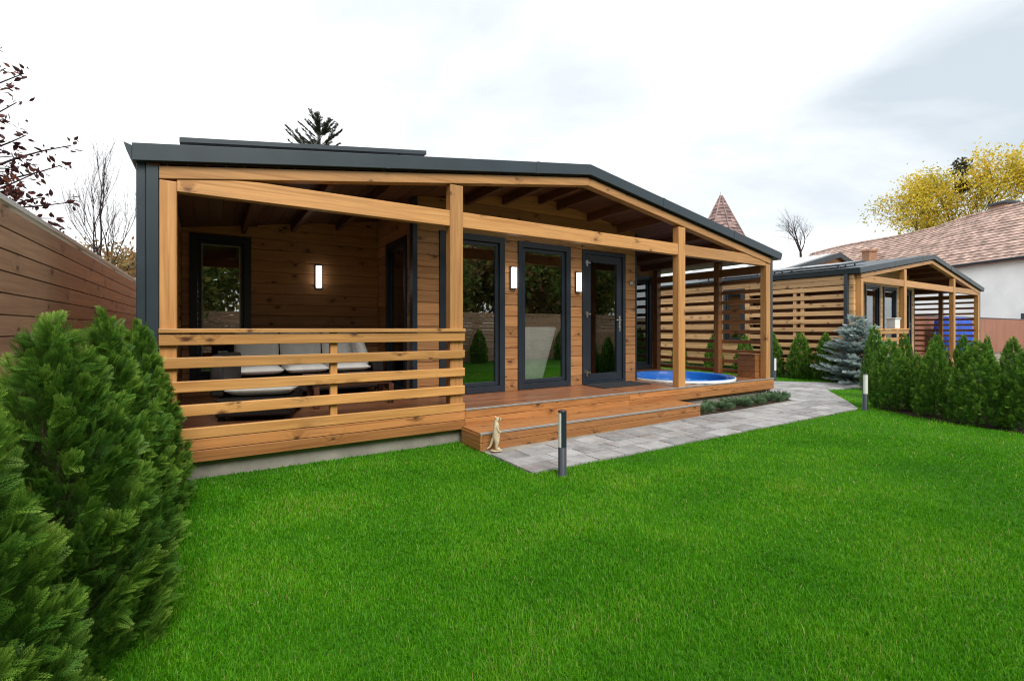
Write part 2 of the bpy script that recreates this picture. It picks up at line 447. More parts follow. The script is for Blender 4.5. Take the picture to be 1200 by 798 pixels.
def np_mesh(name, V, F, T, mat, smooth=False):
    """V (n,3), F (m,k) faces all of k corners, T (n,) tint"""
    me = bpy.data.meshes.new(name)
    k = F.shape[1]
    me.vertices.add(len(V)); me.vertices.foreach_set('co', V.astype(np.float32).ravel())
    me.loops.add(F.size); me.loops.foreach_set('vertex_index', F.astype(np.int32).ravel())
    me.polygons.add(len(F)); me.polygons.foreach_set('loop_start', np.arange(0, F.size, k, dtype=np.int32))
    at = me.attributes.new('tint', 'FLOAT', 'POINT'); at.data.foreach_set('value', np.clip(T, 0, 1).astype(np.float32))
    me.update(calc_edges=True)
    me.materials.append(mat)
    return me
def link_mesh(me, name, parent=None, loc=None):
    o = bpy.data.objects.new(name, me); COL.objects.link(o)
    if loc is not None: o.location = loc
    if parent is not None: o.parent = parent
    return o

def norm(a): return a / np.maximum(np.linalg.norm(a, axis=1, keepdims=True), 1e-9)
def frames(d, rs, nrm=None):
    d = norm(d)
    r = rs.normal(size=d.shape) if nrm is None else nrm
    z = norm(np.cross(d, r)); y = np.cross(z, d)
    return np.stack([d, y, z], axis=2)          # columns
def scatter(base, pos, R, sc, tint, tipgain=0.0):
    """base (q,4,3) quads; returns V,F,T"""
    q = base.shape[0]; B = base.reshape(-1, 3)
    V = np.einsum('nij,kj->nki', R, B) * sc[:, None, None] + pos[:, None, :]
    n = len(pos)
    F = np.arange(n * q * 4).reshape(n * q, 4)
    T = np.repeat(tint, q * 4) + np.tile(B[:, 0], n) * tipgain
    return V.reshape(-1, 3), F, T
def kite(p, d, l, wd, z=0.0):
    p, d = np.array(p, float), np.array(d, float); d /= np.linalg.norm(d)
    s = np.array((-d[1], d[0], 0))
    return [p, p + d * l * .45 + s * wd, p + d * l + np.array((0, 0, z)), p + d * l * .45 - s * wd]
def frond(pairs=7, sub=2, lmax=0.42, wd=0.035, ang=48):
    Q = [kite((0, 0, 0), (1, 0, 0), 1.0, wd * .5, -0.12)]
    for i in range(pairs):
        x = 0.08 + 0.86 * i / pairs
        l = lmax * (1 - x) ** 0.7 + 0.08
        for sgn in (-1, 1):
            a = math.radians(ang) * sgn; d = (math.cos(a), math.sin(a), 0.1)
            z0 = -0.12 * x * x
            if sub <= 1:
                Q.append(kite((x, 0, z0), d, l, wd * 1.3, -0.03))
            else:
                Q.append(kite((x, 0, z0), d, l, wd * .75, -0.04))
                for j in range(1, sub + 1):
                    t = j / (sub + 1.0)
                    b = (x + math.cos(a) * l * t, math.sin(a) * l * t, z0)
                    for s2 in (-1, 1):
                        a2 = a + s2 * math.radians(42)
                        Q.append(kite(b, (math.cos(a2), math.sin(a2), 0), l * (1 - t) * .62 + .03, wd * .55, -0.02))
    return np.array(Q)

FROND_FINE = frond(7, 2, 0.46, 0.022)
FROND_MID = frond(6, 1, 0.42, 0.036)
NEEDLE = frond(11, 1, 0.20, 0.016, 55)
PI2 = 2 * PI

def thuja_mesh(name, seed, h, R, npl, nf, base, size, prof=None, tipg=0.30, plume=.26, core=900):
    rs = np.random.RandomState(seed)
    px = [0, .12, .3, .55, .75, .9, 1.0]; py = prof or [.86, .97, 1.0, .84, .58, .31, .05]
    lump = rs.uniform(-1, 1, (6, 3))
    P = []; D = []; S = []; T = []; NR = []
    def surf(t, az):
        lm = sum(l[0] * math.sin(az * (k + 1) + l[1] * 6 + t * (3 + 2 * k)) for k, l in enumerate(lump)) * 0.04
        return R * np.interp(t, px, py) * (1 + lm)
    cum = np.cumsum(np.interp(np.linspace(0, 1, 60), px, py) + .12); cum /= cum[-1]
    for i in range(npl):
        t = .10 + .90 * np.interp((i + rs.rand()) / npl, cum, np.linspace(0, 1, 60)); az = i * 2.39996 + rs.uniform(-.4, .4)
        out = np.array((math.cos(az), math.sin(az), 0)); lat = np.array((-out[1], out[0], 0))
        rad = surf(t, az) * rs.uniform(.84, 1.10)
        ax = out * rs.uniform(.30, .62) * (1.1 - .6 * t) + lat * rs.uniform(-.2, .2) + np.array((0, 0, 1.0)); ax /= np.linalg.norm(ax)
        Lp = plume * rs.uniform(.75, 1.25) * (.65 + .35 * (1 - t))
        tip = out * rad + np.array((0, 0, t * h)); b0 = tip - ax * Lp
        bt = rs.uniform(-.14, .16); wid = .20 * Lp * rs.uniform(.8, 1.25)
        for k in range(nf):
            q = rs.rand() ** .8; a2 = rs.rand() * PI2
            radial = out * math.cos(a2) + lat * math.sin(a2)
            w_ = wid * (1 - q) ** .7 * math.sqrt(rs.rand())
            fan = rs.rand() < .22 * (1 - t)
            d = ax * (.9 if not fan else .25) + radial * rs.uniform(.1, .75) * (1.05 - q) + out * (.2 if not fan else .9) + rs.normal(size=3) * .22
            P.append(b0 + ax * Lp * q * .85 + radial * w_); D.append(d); S.append(size * rs.uniform(.6, 1.1) * (1.25 if fan else 1.0))
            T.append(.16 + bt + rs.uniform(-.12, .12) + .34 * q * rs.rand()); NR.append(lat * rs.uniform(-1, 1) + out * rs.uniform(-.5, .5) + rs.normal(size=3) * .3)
    for k in range(core):
        t = .03 + .9 * np.interp(rs.rand(), cum, np.linspace(0, 1, 60)); az = rs.rand() * PI2; rad = surf(t, az) * rs.uniform(.15, .72)
        out = np.array((math.cos(az), math.sin(az), 0))
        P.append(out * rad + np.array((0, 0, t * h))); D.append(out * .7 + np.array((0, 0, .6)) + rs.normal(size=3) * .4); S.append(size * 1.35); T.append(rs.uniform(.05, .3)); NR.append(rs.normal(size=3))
    P = np.array(P); D = np.array(D)
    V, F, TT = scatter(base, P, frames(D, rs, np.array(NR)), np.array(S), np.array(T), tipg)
    V[:, 2] = np.maximum(V[:, 2], 0.01)
    return np_mesh(name, V, F, TT, M['thuja'])
def trunk_mesh(name, h, r, mat, twigs=0):
    mb = MB(); n = 7; rr = random.Random(3)
    for k in range(twigs):
        a = k * 2.4; z0 = h * rr.uniform(.03, .8); R2 = .30 * (1 - z0 / h * .8); o = Vector((math.cos(a), math.sin(a), 0))
        mb.tube([Vector((0, 0, z0)), o * R2 * .5 + Vector((0, 0, z0 + .10)), o * R2 * .95 + Vector((0, 0, z0 + .30))], [.006, .005, .002], 4, False)
    mb.tube([(math.sin(i * 1.7) * .01, math.cos(i * 2.1) * .01, h * i / n - .02) for i in range(n + 1)], [r * (1 - .85 * i / n) for i in range(n + 1)], 7)
    o = mb.build(name, mat); return o

# ------------------------------------------------------------------ ground, path
def flat(name, pts, z, mat):
    mb = MB(); mb._add([(x, y, z) for x, y in pts], [tuple(range(len(pts)))], [[(x, y) for x, y in pts]], 0.5)
    return structure(mb.build(name, mat))
flat('ground', [(-400, -400), (400, -400), (400, 600), (-400, 600)], -0.012, M['earth'])
flat('lawn', [(-1.6, -4.6), (24.5, -4.6), (24.5, 14), (-1.6, 14)], 0.0, M['ground'])

PATH = [(2.46, 4.50), (2.46, 3.54), (8.97, 3.54), (9.55, 3.90), (11.25, 5.05), (17.0, 3.2), (17.0, 3.9), (13.25, 5.05), (11.85, 6.45), (11.75, 13.5), (9.35, 13.5), (9.35, 4.98), (9.15, 4.66), (6.17, 4.50)]
def inside(px, py, poly):
    r = np.zeros(np.shape(px), bool); j = len(poly) - 1
    for i in range(len(poly)):
        xi, yi = poly[i]; xj, yj = poly[j]
        with np.errstate(divide='ignore', invalid='ignore'):
            c = ((yi > py) != (yj > py)) & (px < (xj - xi) * (py - yi) / (yj - yi + 1e-12) + xi)
        r ^= c; j = i
    return r
def clip_poly(sub, a, b):
    """Sutherland-Hodgman against one half plane: keep the left side of a->b"""
    o = []
    def sd(p): return (b[0] - a[0]) * (p[1] - a[1]) - (b[1] - a[1]) * (p[0] - a[0])
    for i in range(len(sub)):
        p, q = sub[i], sub[(i + 1) % len(sub)]
        sp, sq = sd(p), sd(q)
        if sp >= 0: o.append(p)
        if (sp >= 0) != (sq >= 0):
            t = sp / (sp - sq); o.append((p[0] + (q[0] - p[0]) * t, p[1] + (q[1] - p[1]) * t))
    return o
flat('path_bed', PATH, 0.010, M['concrete'])
def paving():
    mb = MB()
    # convex regions, counter clockwise
    regs = [[(2.46, 3.54), (8.97, 3.54), (8.97, 4.65), (6.17, 4.50), (2.46, 4.50)],
            [(8.97, 3.54), (9.55, 3.90), (11.25, 5.05), (9.35, 5.05), (8.97, 4.60)],
            [(9.35, 5.05), (13.25, 5.05), (11.85, 6.45), (9.35, 6.45)],
            [(9.35, 6.45), (11.85, 6.45), (11.75, 13.5), (9.35, 13.5)],
            [(11.25, 5.05), (17.0, 3.2), (17.0, 3.9), (13.25, 5.05)]]
    rr = random.Random(3)
    y = 3.0; row = 0
    while y < 13.6:
        hgt = rr.choice([0.24, 0.36, 0.30]); x = 2.0 - rr.random() * .5
        while x < 17.2:
            wd = rr.choice([0.36, 0.48, 0.6, 0.42])
            g = 0.007
            rect = [(x + g, y + g), (x + wd - g, y + g), (x + wd - g, y + hgt - g), (x + g, y + hgt - g)]
            tint = rr.random(); zt = 0.026 + rr.uniform(-.002, .002)
            for rg in regs:
                p = rect
                for i in range(len(rg)):
                    if rg[i] == rg[(i + 1) % len(rg)]: continue
                    p = clip_poly(p, rg[i], rg[(i + 1) % len(rg)])
                    if len(p) < 3: break
                if len(p) >= 3:
                    mb.prism(p, lambda u, v, w_: (u, v, w_), 0.0, zt, tint)
            x += wd
        y += hgt
    o = mb.build('path', M['paver'])
    structure(o); return o
paving()

# ------------------------------------------------------------------ cabins
XL, XR = -0.47, 9.02                       # outer faces of the side walls
EL, RG, ER = (-0.56, 2.86), (4.42, 3.60), (9.27, 2.80)
def roof_z(x):
    if x <= RG[0]: return EL[1] + (x - EL[0]) * (RG[1] - EL[1]) / (RG[0] - EL[0])
    return ER[1] + (ER[0] - x) * (RG[1] - ER[1]) / (ER[0] - RG[0])
SLAB = 0.145; CEIL = 0.172
DECK = 0.39
LEN = 11.6

def cabin(ox, oy, label, left_screen, main=True):
    root = thing('timber_cabin', label, 'cabin', (ox, oy, 0))
    def W(name, mb, mat, parent=root, bevel=0.0, seg=1):
        o = mb.build(name, mat, None, bevel, seg)
        o.parent = parent
        return o
    # everything below is in the cabin's own coordinates (x along the front, y from front to back)
    def ceil_z(x): return roof_z(x) - CEIL
    def boards(name, mp, u0, u1, z0, opens, sloped, zmax=4.0, thick=0.11, pitch=0.163, mat='siding'):
        if left_screen: mat = 'litsiding'
        mb = MB(); z = z0; rr = random.Random(int(z0 * 100 + u0 * 70 + u1 * 31))
        while z < zmax:
            zb = min(z + pitch, zmax)
            cuts = sorted({z, zb} | {q for o in opens for q in (o[2], o[3]) if z < q < zb})
            tint = rr.random()
            for za, zc_ in zip(cuts[:-1], cuts[1:]):
                a, b = u0, u1
                if sloped:
                    k = za + 0.02
                    a = max(u0, EL[0] + (k + CEIL - EL[1]) * (RG[0] - EL[0]) / (RG[1] - EL[1]))
                    b = min(u1, ER[0] - (k + CEIL - ER[1]) * (ER[0] - RG[0]) / (RG[1] - ER[1]))
                    if b - a < 0.05: continue
                iv = [(a, b)]
                for o in opens:
                    if o[2] < zc_ - 1e-4 and o[3] > za + 1e-4:
                        nv = []
                        for p, q in iv:
                            if o[0] > p: nv.append((p, min(q, o[0])))
                            if o[1] < q: nv.append((max(p, o[1]), q))
                        iv = [(p, q) for p, q in nv if q - p > .01]
                for p, q in iv:
                    c = [mp(q if i & 1 else p, thick if i & 2 else 0.0, (zc_ - (.006 if zc_ == zb else 0)) if i & 4 else za) for i in range(8)]
                    if zc_ == zb: mb.hexa([mp(q - .002 if i & 1 else p + .002, .08 if i & 2 else .022, zc_ + .004 if i & 4 else zc_ - .012) for i in range(8)], 0, .3)
                    mb.hexa(c, 0, min(1, max(0, tint + rr.uniform(-.15, .15))))
            z = zb
        return W(name, mb, M[mat], root, 0.010, 1)
    def front(y): return lambda u, v, z: (u, y + v, z)           # wall facing -y
    def left(x): return lambda u, v, z: (x + v, u, z)            # wall facing -x
    def right(x): return lambda u, v, z: (x - v, u, z)           # wall facing +x
    def mbox(mb, mp, u0, u1, v0, v1, z0, z1, axis=0):
        mb.hexa([mp(u1 if i & 1 else u0, v1 if i & 2 else v0, z1 if i & 4 else z0) for i in range(8)], axis, 0.5)
    def ring(mb, mp, u0, u1, z0, z1, wd, v0, v1, wb=None):
        wb = wb or wd
        mbox(mb, mp, u0, u0 + wd, v0, v1, z0, z1, 2); mbox(mb, mp, u1 - wd, u1, v0, v1, z0, z1, 2)
        mbox(mb, mp, u0 + wd, u1 - wd, v0, v1, z0, z0 + wb); mbox(mb, mp, u0 + wd, u1 - wd, v0, v1, z1 - wd, z1)
    def window(mp, u0, u1, z0, z1, wide=0.085, bead=False):
        mb = MB(); ring(mb, mp, u0, u1, z0, z1, wide, -0.025, 0.10)
        fr = W('window', mb, M['frame'], root, 0.003)
        a, b, c, d = u0 + wide, u1 - wide, z0 + wide, z1 - wide
        mb = MB(); ring(mb, mp, a + .003, b - .003, c + .003, d - .003, 0.055, 0.012, 0.075)
        W('sash', mb, M['frame'], fr, 0.003)
        mb = MB(); mbox(mb, mp, a + .05, b - .05, 0.035, 0.045, c + .05, d - .05)
        W('pane', mb, M['glass'], fr)
        if bead:
            mb = MB(); ring(mb, mp, a + .045, b - .045, c + .045, d - .045, 0.012, 0.006, 0.034); W('glazing_bead', mb, M['alu'], fr)
        return fr
    def door(mp, u0, u1, z0, z1):
        mb = MB(); ring(mb, mp, u0, u1, z0, z1, 0.065, -0.025, 0.10, 0.04)
        fr = W('door', mb, M['frame'], root, 0.003)
        a, b, c, d = u0 + .068, u1 - .068, z0 + .043, z1 - .068
        mb = MB(); ring(mb, mp, a, b, c, d, 0.125, 0.0, 0.07)
        W('door_leaf', mb, M['frame'], fr, 0.003)
        mb = MB(); mbox(mb, mp, a + .12, b - .12, 0.03, 0.04, c + .12, d - .12); W('pane', mb, M['glass'], fr)
        for zh in (c + .14, (c + d) / 2 + .05, d - .16):
            mb = MB(); mbox(mb, mp, u0 + .05, u0 + .16, -0.045, -0.0255, zh, zh + .03); mbox(mb, mp, u0 + .055, u0 + .085, -0.06, -0.0255, zh - .05, zh + .055, 2)
            W('hinge', mb, M['steel'], fr, 0.004)
        zh = c + 1.0
        mb = MB(); mbox(mb, mp, b - .085, b - .045, -0.008, -0.001, zh - .15, zh + .12, 2)
        mb.tube([mp(b - .065, -.005, zh + .05), mp(b - .065, -.055, zh + .05), mp(b - .085, -.058, zh + .05), mp(b - .19, -.058, zh + .048)], [.01, .01, .01, .009], 8)
        W('handle', mb, M['steel'], fr, 0.002)
        mb = MB(); mbox(mb, mp, b - .08, b - .055, -0.022, -0.001, zh - .13, zh - .07, 2); W('lock', mb, M['steel'], fr, 0.003)
        return fr
    def wall_lamp(mp, u, z0, z1):
        mb = MB(); mbox(mb, mp, u - .05, u + .05, -0.03, -0.002, z0 - .02, z1 + .02, 2)
        lo = W('wall_lamp', mb, M['frame'], root, 0.003)
        mb = MB(); mbox(mb, mp, u - .04, u + .04, -0.075, -0.031, z0, z1, 2)
        W('diffuser', mb, M['lit'], lo, 0.006)

    # foundation, deck and skirt
    mb = MB(); mb.box(XL + .1, XR - .1, 5.045 - 5, LEN, 0.0, 0.155); W('foundation', mb, M['concrete'], root)
    Y0 = 0.0
    mb = MB(); y = 0.004; rr = random.Random(5)
    while y < 2.95:
        x = XL + .12
        while x < XR - .02:
            L = rr.uniform(2.6, 4.2); x1 = min(x + L, XR - .02)
            if XR - .02 - x1 < .5: x1 = XR - .02
            dy = min(abs(y - .98), abs(y + .136 - .98)) if not (y < .98 < y + .136) else 0.0
            hw = math.sqrt(max(0, .985 ** 2 - dy * dy)) if dy < .985 else 0.0
            for a, b in (((x, min(x1, 7.58 - hw)), (max(x, 7.58 + hw), x1)) if hw else ((x, x1),)):
                if b - a > .03: mb.box(a, b - .002, y, y + .136, DECK - .03, DECK, 0)
            x = x1
        y += .141
    W('deck_floor', mb, M['deck'], root, 0.003)
    mb = MB(); mb.box(XL + .14, XR - .14, 2.96, LEN - .02, DECK - .05, DECK - .004); W('inner_floor', mb, M['deck'], root)
    mb = MB()
    sx0, sx1 = -0.38, 2.49
    for z0, z1 in ((.270, .366), (.165, .266)): mb.box(sx0, sx1, -.035, 0.0, z0, z1, 0)
    W('skirt', mb, M['skirt'], root, 0.005)
    mb = MB()
    for z0, z1 in ((.282, .372), (.188, .279)):
        x = sx1 + .004
        for x1 in (5.2, 7.7, 9.06): mb.box(x, x1 - .003, -.030, 0.0, z0, z1, 0); x = x1
    mb.box(sx1 + .01, 9.0, 0.003, .035, .16, .27, 0)
    W('skirt', mb, M['skirt'], root, 0.005)
    mb = MB(); mb.box(sx1 + .003, 9.07, -.036, .0035, .374, .396, 0); W('nosing', mb, M['alu'], root, 0.003)
    # step
    st = None
    mb = MB()
    for z0, z1 in ((.096, .178), (.006, .093)): mb.box(2.47, 6.16, -.50, -.475, z0, z1, 0)
    for z0, z1 in ((.096, .178), (.006, .093)):
        mb.box(2.44, 2.468, -.503, -.038, z0, z1, 1); mb.box(6.162, 6.19, -.503, -.038, z0, z1, 1)
    st = W('step', mb, M['skirt'], root, 0.004)
    mb = MB(); y = -.472
    for k in range(3): mb.box(2.45, 6.185, y, y + .142, .179, .203, 0); y += .1455
    W('tread', mb, M['skirt'], st, 0.003)
    mb = MB(); mb.box(2.44, 6.192, -.508, -.474, .181, .206, 0); W('nosing', mb, M['alu'], st, 0.003)

    # posts
    def post(x0, x1, y0, y1, z0, z1, mat='honey'):
        mb = MB(); mb.box(x0, x1, y0, y1, z0, z1, 2); W('post', mb, M[mat], root, 0.006, 2)
    for x0, x1 in ((-.384, -.262), (2.32, 2.485), (6.335, 6.50), (8.86, 9.0)):
        zt = min(ceil_z(x0), ceil_z(x1)) - .112
        post(x0, x1, 0.004, .125, .37 if x0 < 0 else DECK + .001, zt)
    # sloping front beam and level tie beam
    def under(x, d): return roof_z(x) - d
    for a, b in ((-.385, RG[0]), (RG[0], 9.0)):
        mb = MB()
        mb.prism([(a, under(a, .278)), (b, under(b, .278)), (b, under(b, .152)), (a, under(a, .152))], lambda u, v, w_: (u, w_, v), 0.0, .12)
        W('front_beam', mb, M['honey'], root, 0.004)
    mb = MB()
    for a, b in ((-.262, 2.32), (2.485, 6.335), (6.50, 8.86)):
        z0, z1 = 2.52, 2.70
        zc = lambda x: min(z1, under(x, .281))
        xs = [a, b] if abs(zc(a) - z1) < 1e-6 and abs(zc(b) - z1) < 1e-6 else [a + (b - a) * i / 12 for i in range(13)]
        pts = [(a, z0), (b, z0)] + [(x, max(zc(x), z0 + .01)) for x in reversed(xs)]
        mb.prism(pts, lambda u, v, w_: (u, w_, v), .012, .11)
    W('tie_beam', mb, M['honey'], root, 0.004)
    # roof: slab, fascia, planked ceiling, purlins
    mb = MB()
    prof = [EL, RG, ER, (ER[0], ER[1] - SLAB), (RG[0], RG[1] - SLAB), (EL[0], EL[1] - SLAB)]
    for a, b in ((EL, RG), (RG, ER)):
        mb.prism([(a[0], a[1] - SLAB + .004), (b[0], b[1] - SLAB + .004), (b[0], b[1] - .004), (a[0], a[1] - .004)], lambda u, v, w_: (u, w_, v), -.028, LEN + .2)
    rf = W('roof', mb, M['metal'], root)
    mb = MB()
    for a, b in ((EL, RG), (RG, ER)):
        mb.prism([(a[0], a[1] - SLAB), (b[0], b[1] - SLAB), (b[0], b[1]), (a[0], a[1])], lambda u, v, w_: (u, w_, v), -.055, -.0285)
    W('fascia', mb, M['metal'], rf, 0.004)
    for xj in (1.55, 3.5, 5.9, 7.75):
        mb = MB(); mb.prism([(xj, roof_z(xj) - SLAB - .002), (xj + .05, roof_z(xj + .05) - SLAB - .002), (xj + .05, roof_z(xj + .05) + .002), (xj, roof_z(xj) + .002)], lambda u, v, w_: (u, w_, v), -.0575, -.054); W('lap_joint', mb, M['metal'], rf)
    for e, sgn in ((EL, -1), (ER, 1)):
        mb = MB()
        x = e[0]
        mb.prism([(x + sgn * .002, e[1] - .02), (x + sgn * .055, e[1] - .002), (x + sgn * .035, e[1] - .07), (x + sgn * .012, e[1] - .13), (x + sgn * .002, e[1] - .135)], lambda u, v, w_: (u, w_, v), -.05, LEN + .2)
        W('gutter', mb, M['metal'], rf)
    mb = MB()
    for a, b in ((XL, RG[0]), (RG[0], XR)):
        n = 34
        for i in range(n):
            p = a + (b - a) * i / n; q = a + (b - a) * (i + 1) / n - .004
            mb.prism([(p, roof_z(p) - CEIL), (q, roof_z(q) - CEIL), (q, roof_z(q) - SLAB - .002), (p, roof_z(p) - SLAB - .002)], lambda u, v, w_: (u, w_, v), .0, LEN - .1)
            # run the grain along the plank
            for fi in range(len(mb.uv) - 6, len(mb.uv)):
                f = mb.f[fi]; mb.uv[fi] = [(mb.v[k][1] + i * 3.1, mb.v[k][0] + i * .37) for k in f]
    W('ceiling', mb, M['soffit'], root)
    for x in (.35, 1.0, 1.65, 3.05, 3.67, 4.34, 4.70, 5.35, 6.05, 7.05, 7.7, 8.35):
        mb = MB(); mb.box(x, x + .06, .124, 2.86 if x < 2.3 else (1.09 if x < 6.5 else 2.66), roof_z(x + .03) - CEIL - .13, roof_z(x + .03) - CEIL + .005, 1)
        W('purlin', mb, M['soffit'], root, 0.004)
    # railing between the first two posts
    mb = MB(); mb.box(-.385, 2.49, -.055, .06, 1.296, 1.335, 0)
    rl = W('railing', mb, M['rail'], root, 0.005, 2)
    for z0, z1 in ((1.19, 1.285), (.99, 1.085), (.782, .878), (.573, .672), (.371, .468)):
        mb = MB(); mb.box(-.385, 2.49, -.036, 0.0, z0, z1, 0); W('rail', mb, M['rail'], rl, 0.006, 2)
    mb = MB(); mb.box(1.0, 1.07, .003, .07, DECK + .002, 1.295, 2); W('baluster', mb, M['rail'], rl, 0.005)

    # walls
    boards('wall', front(1.1), 2.34, 6.52, DECK, [(2.66, 3.72, .3, 2.70), (3.96, 4.99, .3, 2.68), (5.25, 6.25, .3, 2.66)], True)
    boards('wall', front(2.9), XL + .111, 2.34, DECK, [(-.265, .475, 1.0 if False else .6, 2.655)], True)
    boards('wall', left(2.34), 1.222, 2.9, DECK, [(1.50, 2.42, .3, 2.66)], False, roof_z(2.34) - CEIL + .03)
    boards('wall', right(6.52), 1.222, 2.7, DECK, [], False, roof_z(6.52) - CEIL + .01)
    boards('wall', front(2.7), 6.52, XR - .121, DECK, [(7.25, 8.78, .3, 2.55)], True)
    zL, zR = roof_z(XL) - SLAB - .003, roof_z(XR) - SLAB - .003
    if left_screen:
        boards('wall', left(XL), 2.9, LEN, .16, [(3.05, 3.75, .9, 2.55)], False, zL)
        boards('wall', left(XL), 0.128, .30, .16, [], False, zL)
        mb = MB()
        for z0 in (2.46, 2.60): mb.box(XL, XL + .03, .305, 2.895, z0, min(z0 + .137, zL), 1)
        for k in range(11): mb.box(XL, XL + .03, .305, 2.895, .17 + k * .215, .17 + k * .215 + .118, 1)
        W('slat_screen', mb, M['litsiding'], root, 0.005)
        mb = MB(); mb.box(XL + .30, XL + .34, .31, 2.89, DECK, zL, 1); W('shade_panel', mb, M['darkwood'], root)  # added dark panel, stands in for deep shade behind the slats
        for y in (1.35, 1.55): post(XL + .034, XL + .11, y, y + .09, DECK, zL, 'litsiding')
        window(left(XL), 3.05, 3.75, .9, 2.55)
    else:
        boards('wall', left(XL), 0.128, LEN, .16, [], False, zL)
    boards('wall', right(XR), 2.7, LEN, .16, [], False, zR)
    boards('wall', front(LEN - .12), XL + .12, XR - .12, .16, [], True)
    # metal corner covers and downpipe
    if not left_screen:
        mb = MB(); mb.box(-.472, -.388, -.004, .122, .05, roof_z(-.47) - .16, 2); W('corner_cover', mb, M['metal'], root, 0.004)
        mb = MB(); mb.box(-.540, -.474, .01, .09, .05, zL + .02, 2); W('downpipe', mb, M['metal'], root, 0.008, 2)
    if left_screen:
        mb = MB(); mb.box(XL - .09, XL - .004, .24, .33, .05, zL, 2); W('downpipe', mb, M['metal'], root, 0.008, 2)
    mb = MB(); mb.box(9.003, 9.075, .0, .05, .19, roof_z(9.0) - .16, 2); W('corner_cover', mb, M['metal'], root, 0.004)
    mb = MB(); mb.box(2.27, 2.338, 1.085, 1.21, DECK + .001, ceil_z(2.27) - .002, 2); W('corner_cover', mb, M['frame'], root, 0.004)
    mb = MB(); mb.box(6.522, 6.55, 1.09, 1.21, DECK + .001, ceil_z(6.5) - .03, 2); W('corner_cover', mb, M['frame'], root, 0.003)
    # slatted screen of the hot tub corner
    for y0 in (.98, 2.58): post(8.82, 8.955, y0, y0 + .115, DECK + .001, roof_z(8.9) - CEIL - .003, 'screen')
    mb = MB()
    for k in range(10):
        z = .43 + .2 * k; mb.box(8.958, 8.988, .128, 2.695, z, z + .075, 1)
    mb.box(8.90, 8.955, .128, .975, 2.40, 2.55, 1); mb.box(8.90, 8.955, 1.10, 2.575, 2.40, 2.55, 1)
    W('slat_screen', mb, M['screen'], root, 0.004)
    # openings
    window(front(1.1), 2.66, 3.72, DECK + .004, 2.70, 0.09)
    window(front(1.1), 3.96, 4.99, DECK + .004, 2.68, 0.09)
    door(front(1.1), 5.25, 6.25, DECK + .004, 2.66)
    window(front(2.9), -.265, .475, .6, 2.655, 0.09, True)
    window(left(2.34), 1.50, 2.42, DECK + .004, 2.66, 0.09)
    window(front(2.7), 7.25, 8.78, DECK + .004, 2.55, 0.10)
    if not left_screen: [wall_lamp(*q) for q in ((front(1.1), 3.86, 1.95, 2.26), (front(1.1), 5.14, 1.95, 2.26), (front(2.9), 1.40, 1.97, 2.31))]
    mb = MB(); mb.box(6.36, 6.44, 1.075, 1.098, 2.12, 2.19, 0); W('intercom', mb, M['alu'], root, 0.004)
    return root, rf, W

cab, cab_roof, CW = cabin(0, 5.0, 'large timber cabin in front with terrace, gabled dark metal roof and hot tub', False)
cab2, cab2_roof, CW2 = cabin(14.2, 5.38, 'smaller looking timber cabin farther along the path, behind the row of cypresses', True)

# solar panels on the roofs: frame and glass
def solar(x0, x1, y0, y1, lift, label, oy, ox=0.0, group=None):
    t = thing('solar_panel', label, 'solar panel', (ox + x0, oy + y0, roof_z(x0)), group)
    def fn(u, v, w_): return (u + ox, w_ + oy, v)
    z0, z1 = roof_z(x0) + lift, roof_z(x1) + lift
    def slab(name, a, b, c, d, lo, hi, mat):
        mb = MB(); f = lambda x: z0 + (z1 - z0) * (x - x0) / (x1 - x0)
        mb.prism([(a, f(a) + lo), (b, f(b) + lo), (b, f(b) + hi), (a, f(a) + hi)], fn, c, d)
        o = mb.build(name, mat, t, 0.003); return o
    slab('frame', x0, x1, y0, y1, 0.0, 0.05, M['metal'])
    slab('solar_cells', x0 + .03, x1 - .03, y0 + .03, y1 - .03, 0.0505, 0.053, M['panel'])
    xm = (x0 * .55 + x1 * .45)
    for yy in (y0 + .15, y1 - .2):
        for xx in (x0 + .3, xm, x1 - .3):
            mb = MB(); mb.box(xx + ox, xx + ox + .03, yy + oy, yy + oy + .03, roof_z(xx) - .002, z0 + (z1 - z0) * (xx - x0) / (x1 - x0) + .002, 2)
            mb.build('bracket', M['alu'], t)
solar(-.27, 2.25, .55, 2.2, .22, 'long dark solar panel standing above the near cabin roof', 5.0)
for k, (lb) in enumerate(('first dark solar panel along the left eave of the far cabin', 'second dark solar panel up the left eave of the far cabin')):
    solar(.1, 1.7, .7 + k * 2.3, 2.8 + k * 2.3, .06, lb, 5.38, 14.2, 'solar panels on the far cabin')

# ------------------------------------------------------------------ terrace furniture, hot tub, small things
def hot_tub(cx, cy, z):
    t = thing('hot_tub', 'round blue hot tub sunk into the deck corner', 'hot tub', (cx, cy, z))
    R = .98
    mb = MB(); mb.lathe([(R - .13, -.34), (R - .10, .015), (R - .085, .040), (R - .03, .052), (R, .04), (R, .002)], 64, (cx, cy, z)); mb.build('rim', M['blue'], t)
    mb = MB(); mb.lathe([(R - .008, .04), (R + .012, .043), (R + .018, .03), (R + .018, .002)], 64, (cx, cy, z)); mb.build('edge_trim', M['white'], t)
    n = 40; vs = []; fs = []
    mb = MB(); prof = [(0.001, -.10)] + [(R * .893 * i / 10, -.10 + .006 * math.sin(i * 2.2)) for i in range(1, 11)]
    mb.lathe(prof, 56, (cx, cy, z)); mb.build('water', M['water'], t)
hot_tub(7.58, 5.98, DECK)

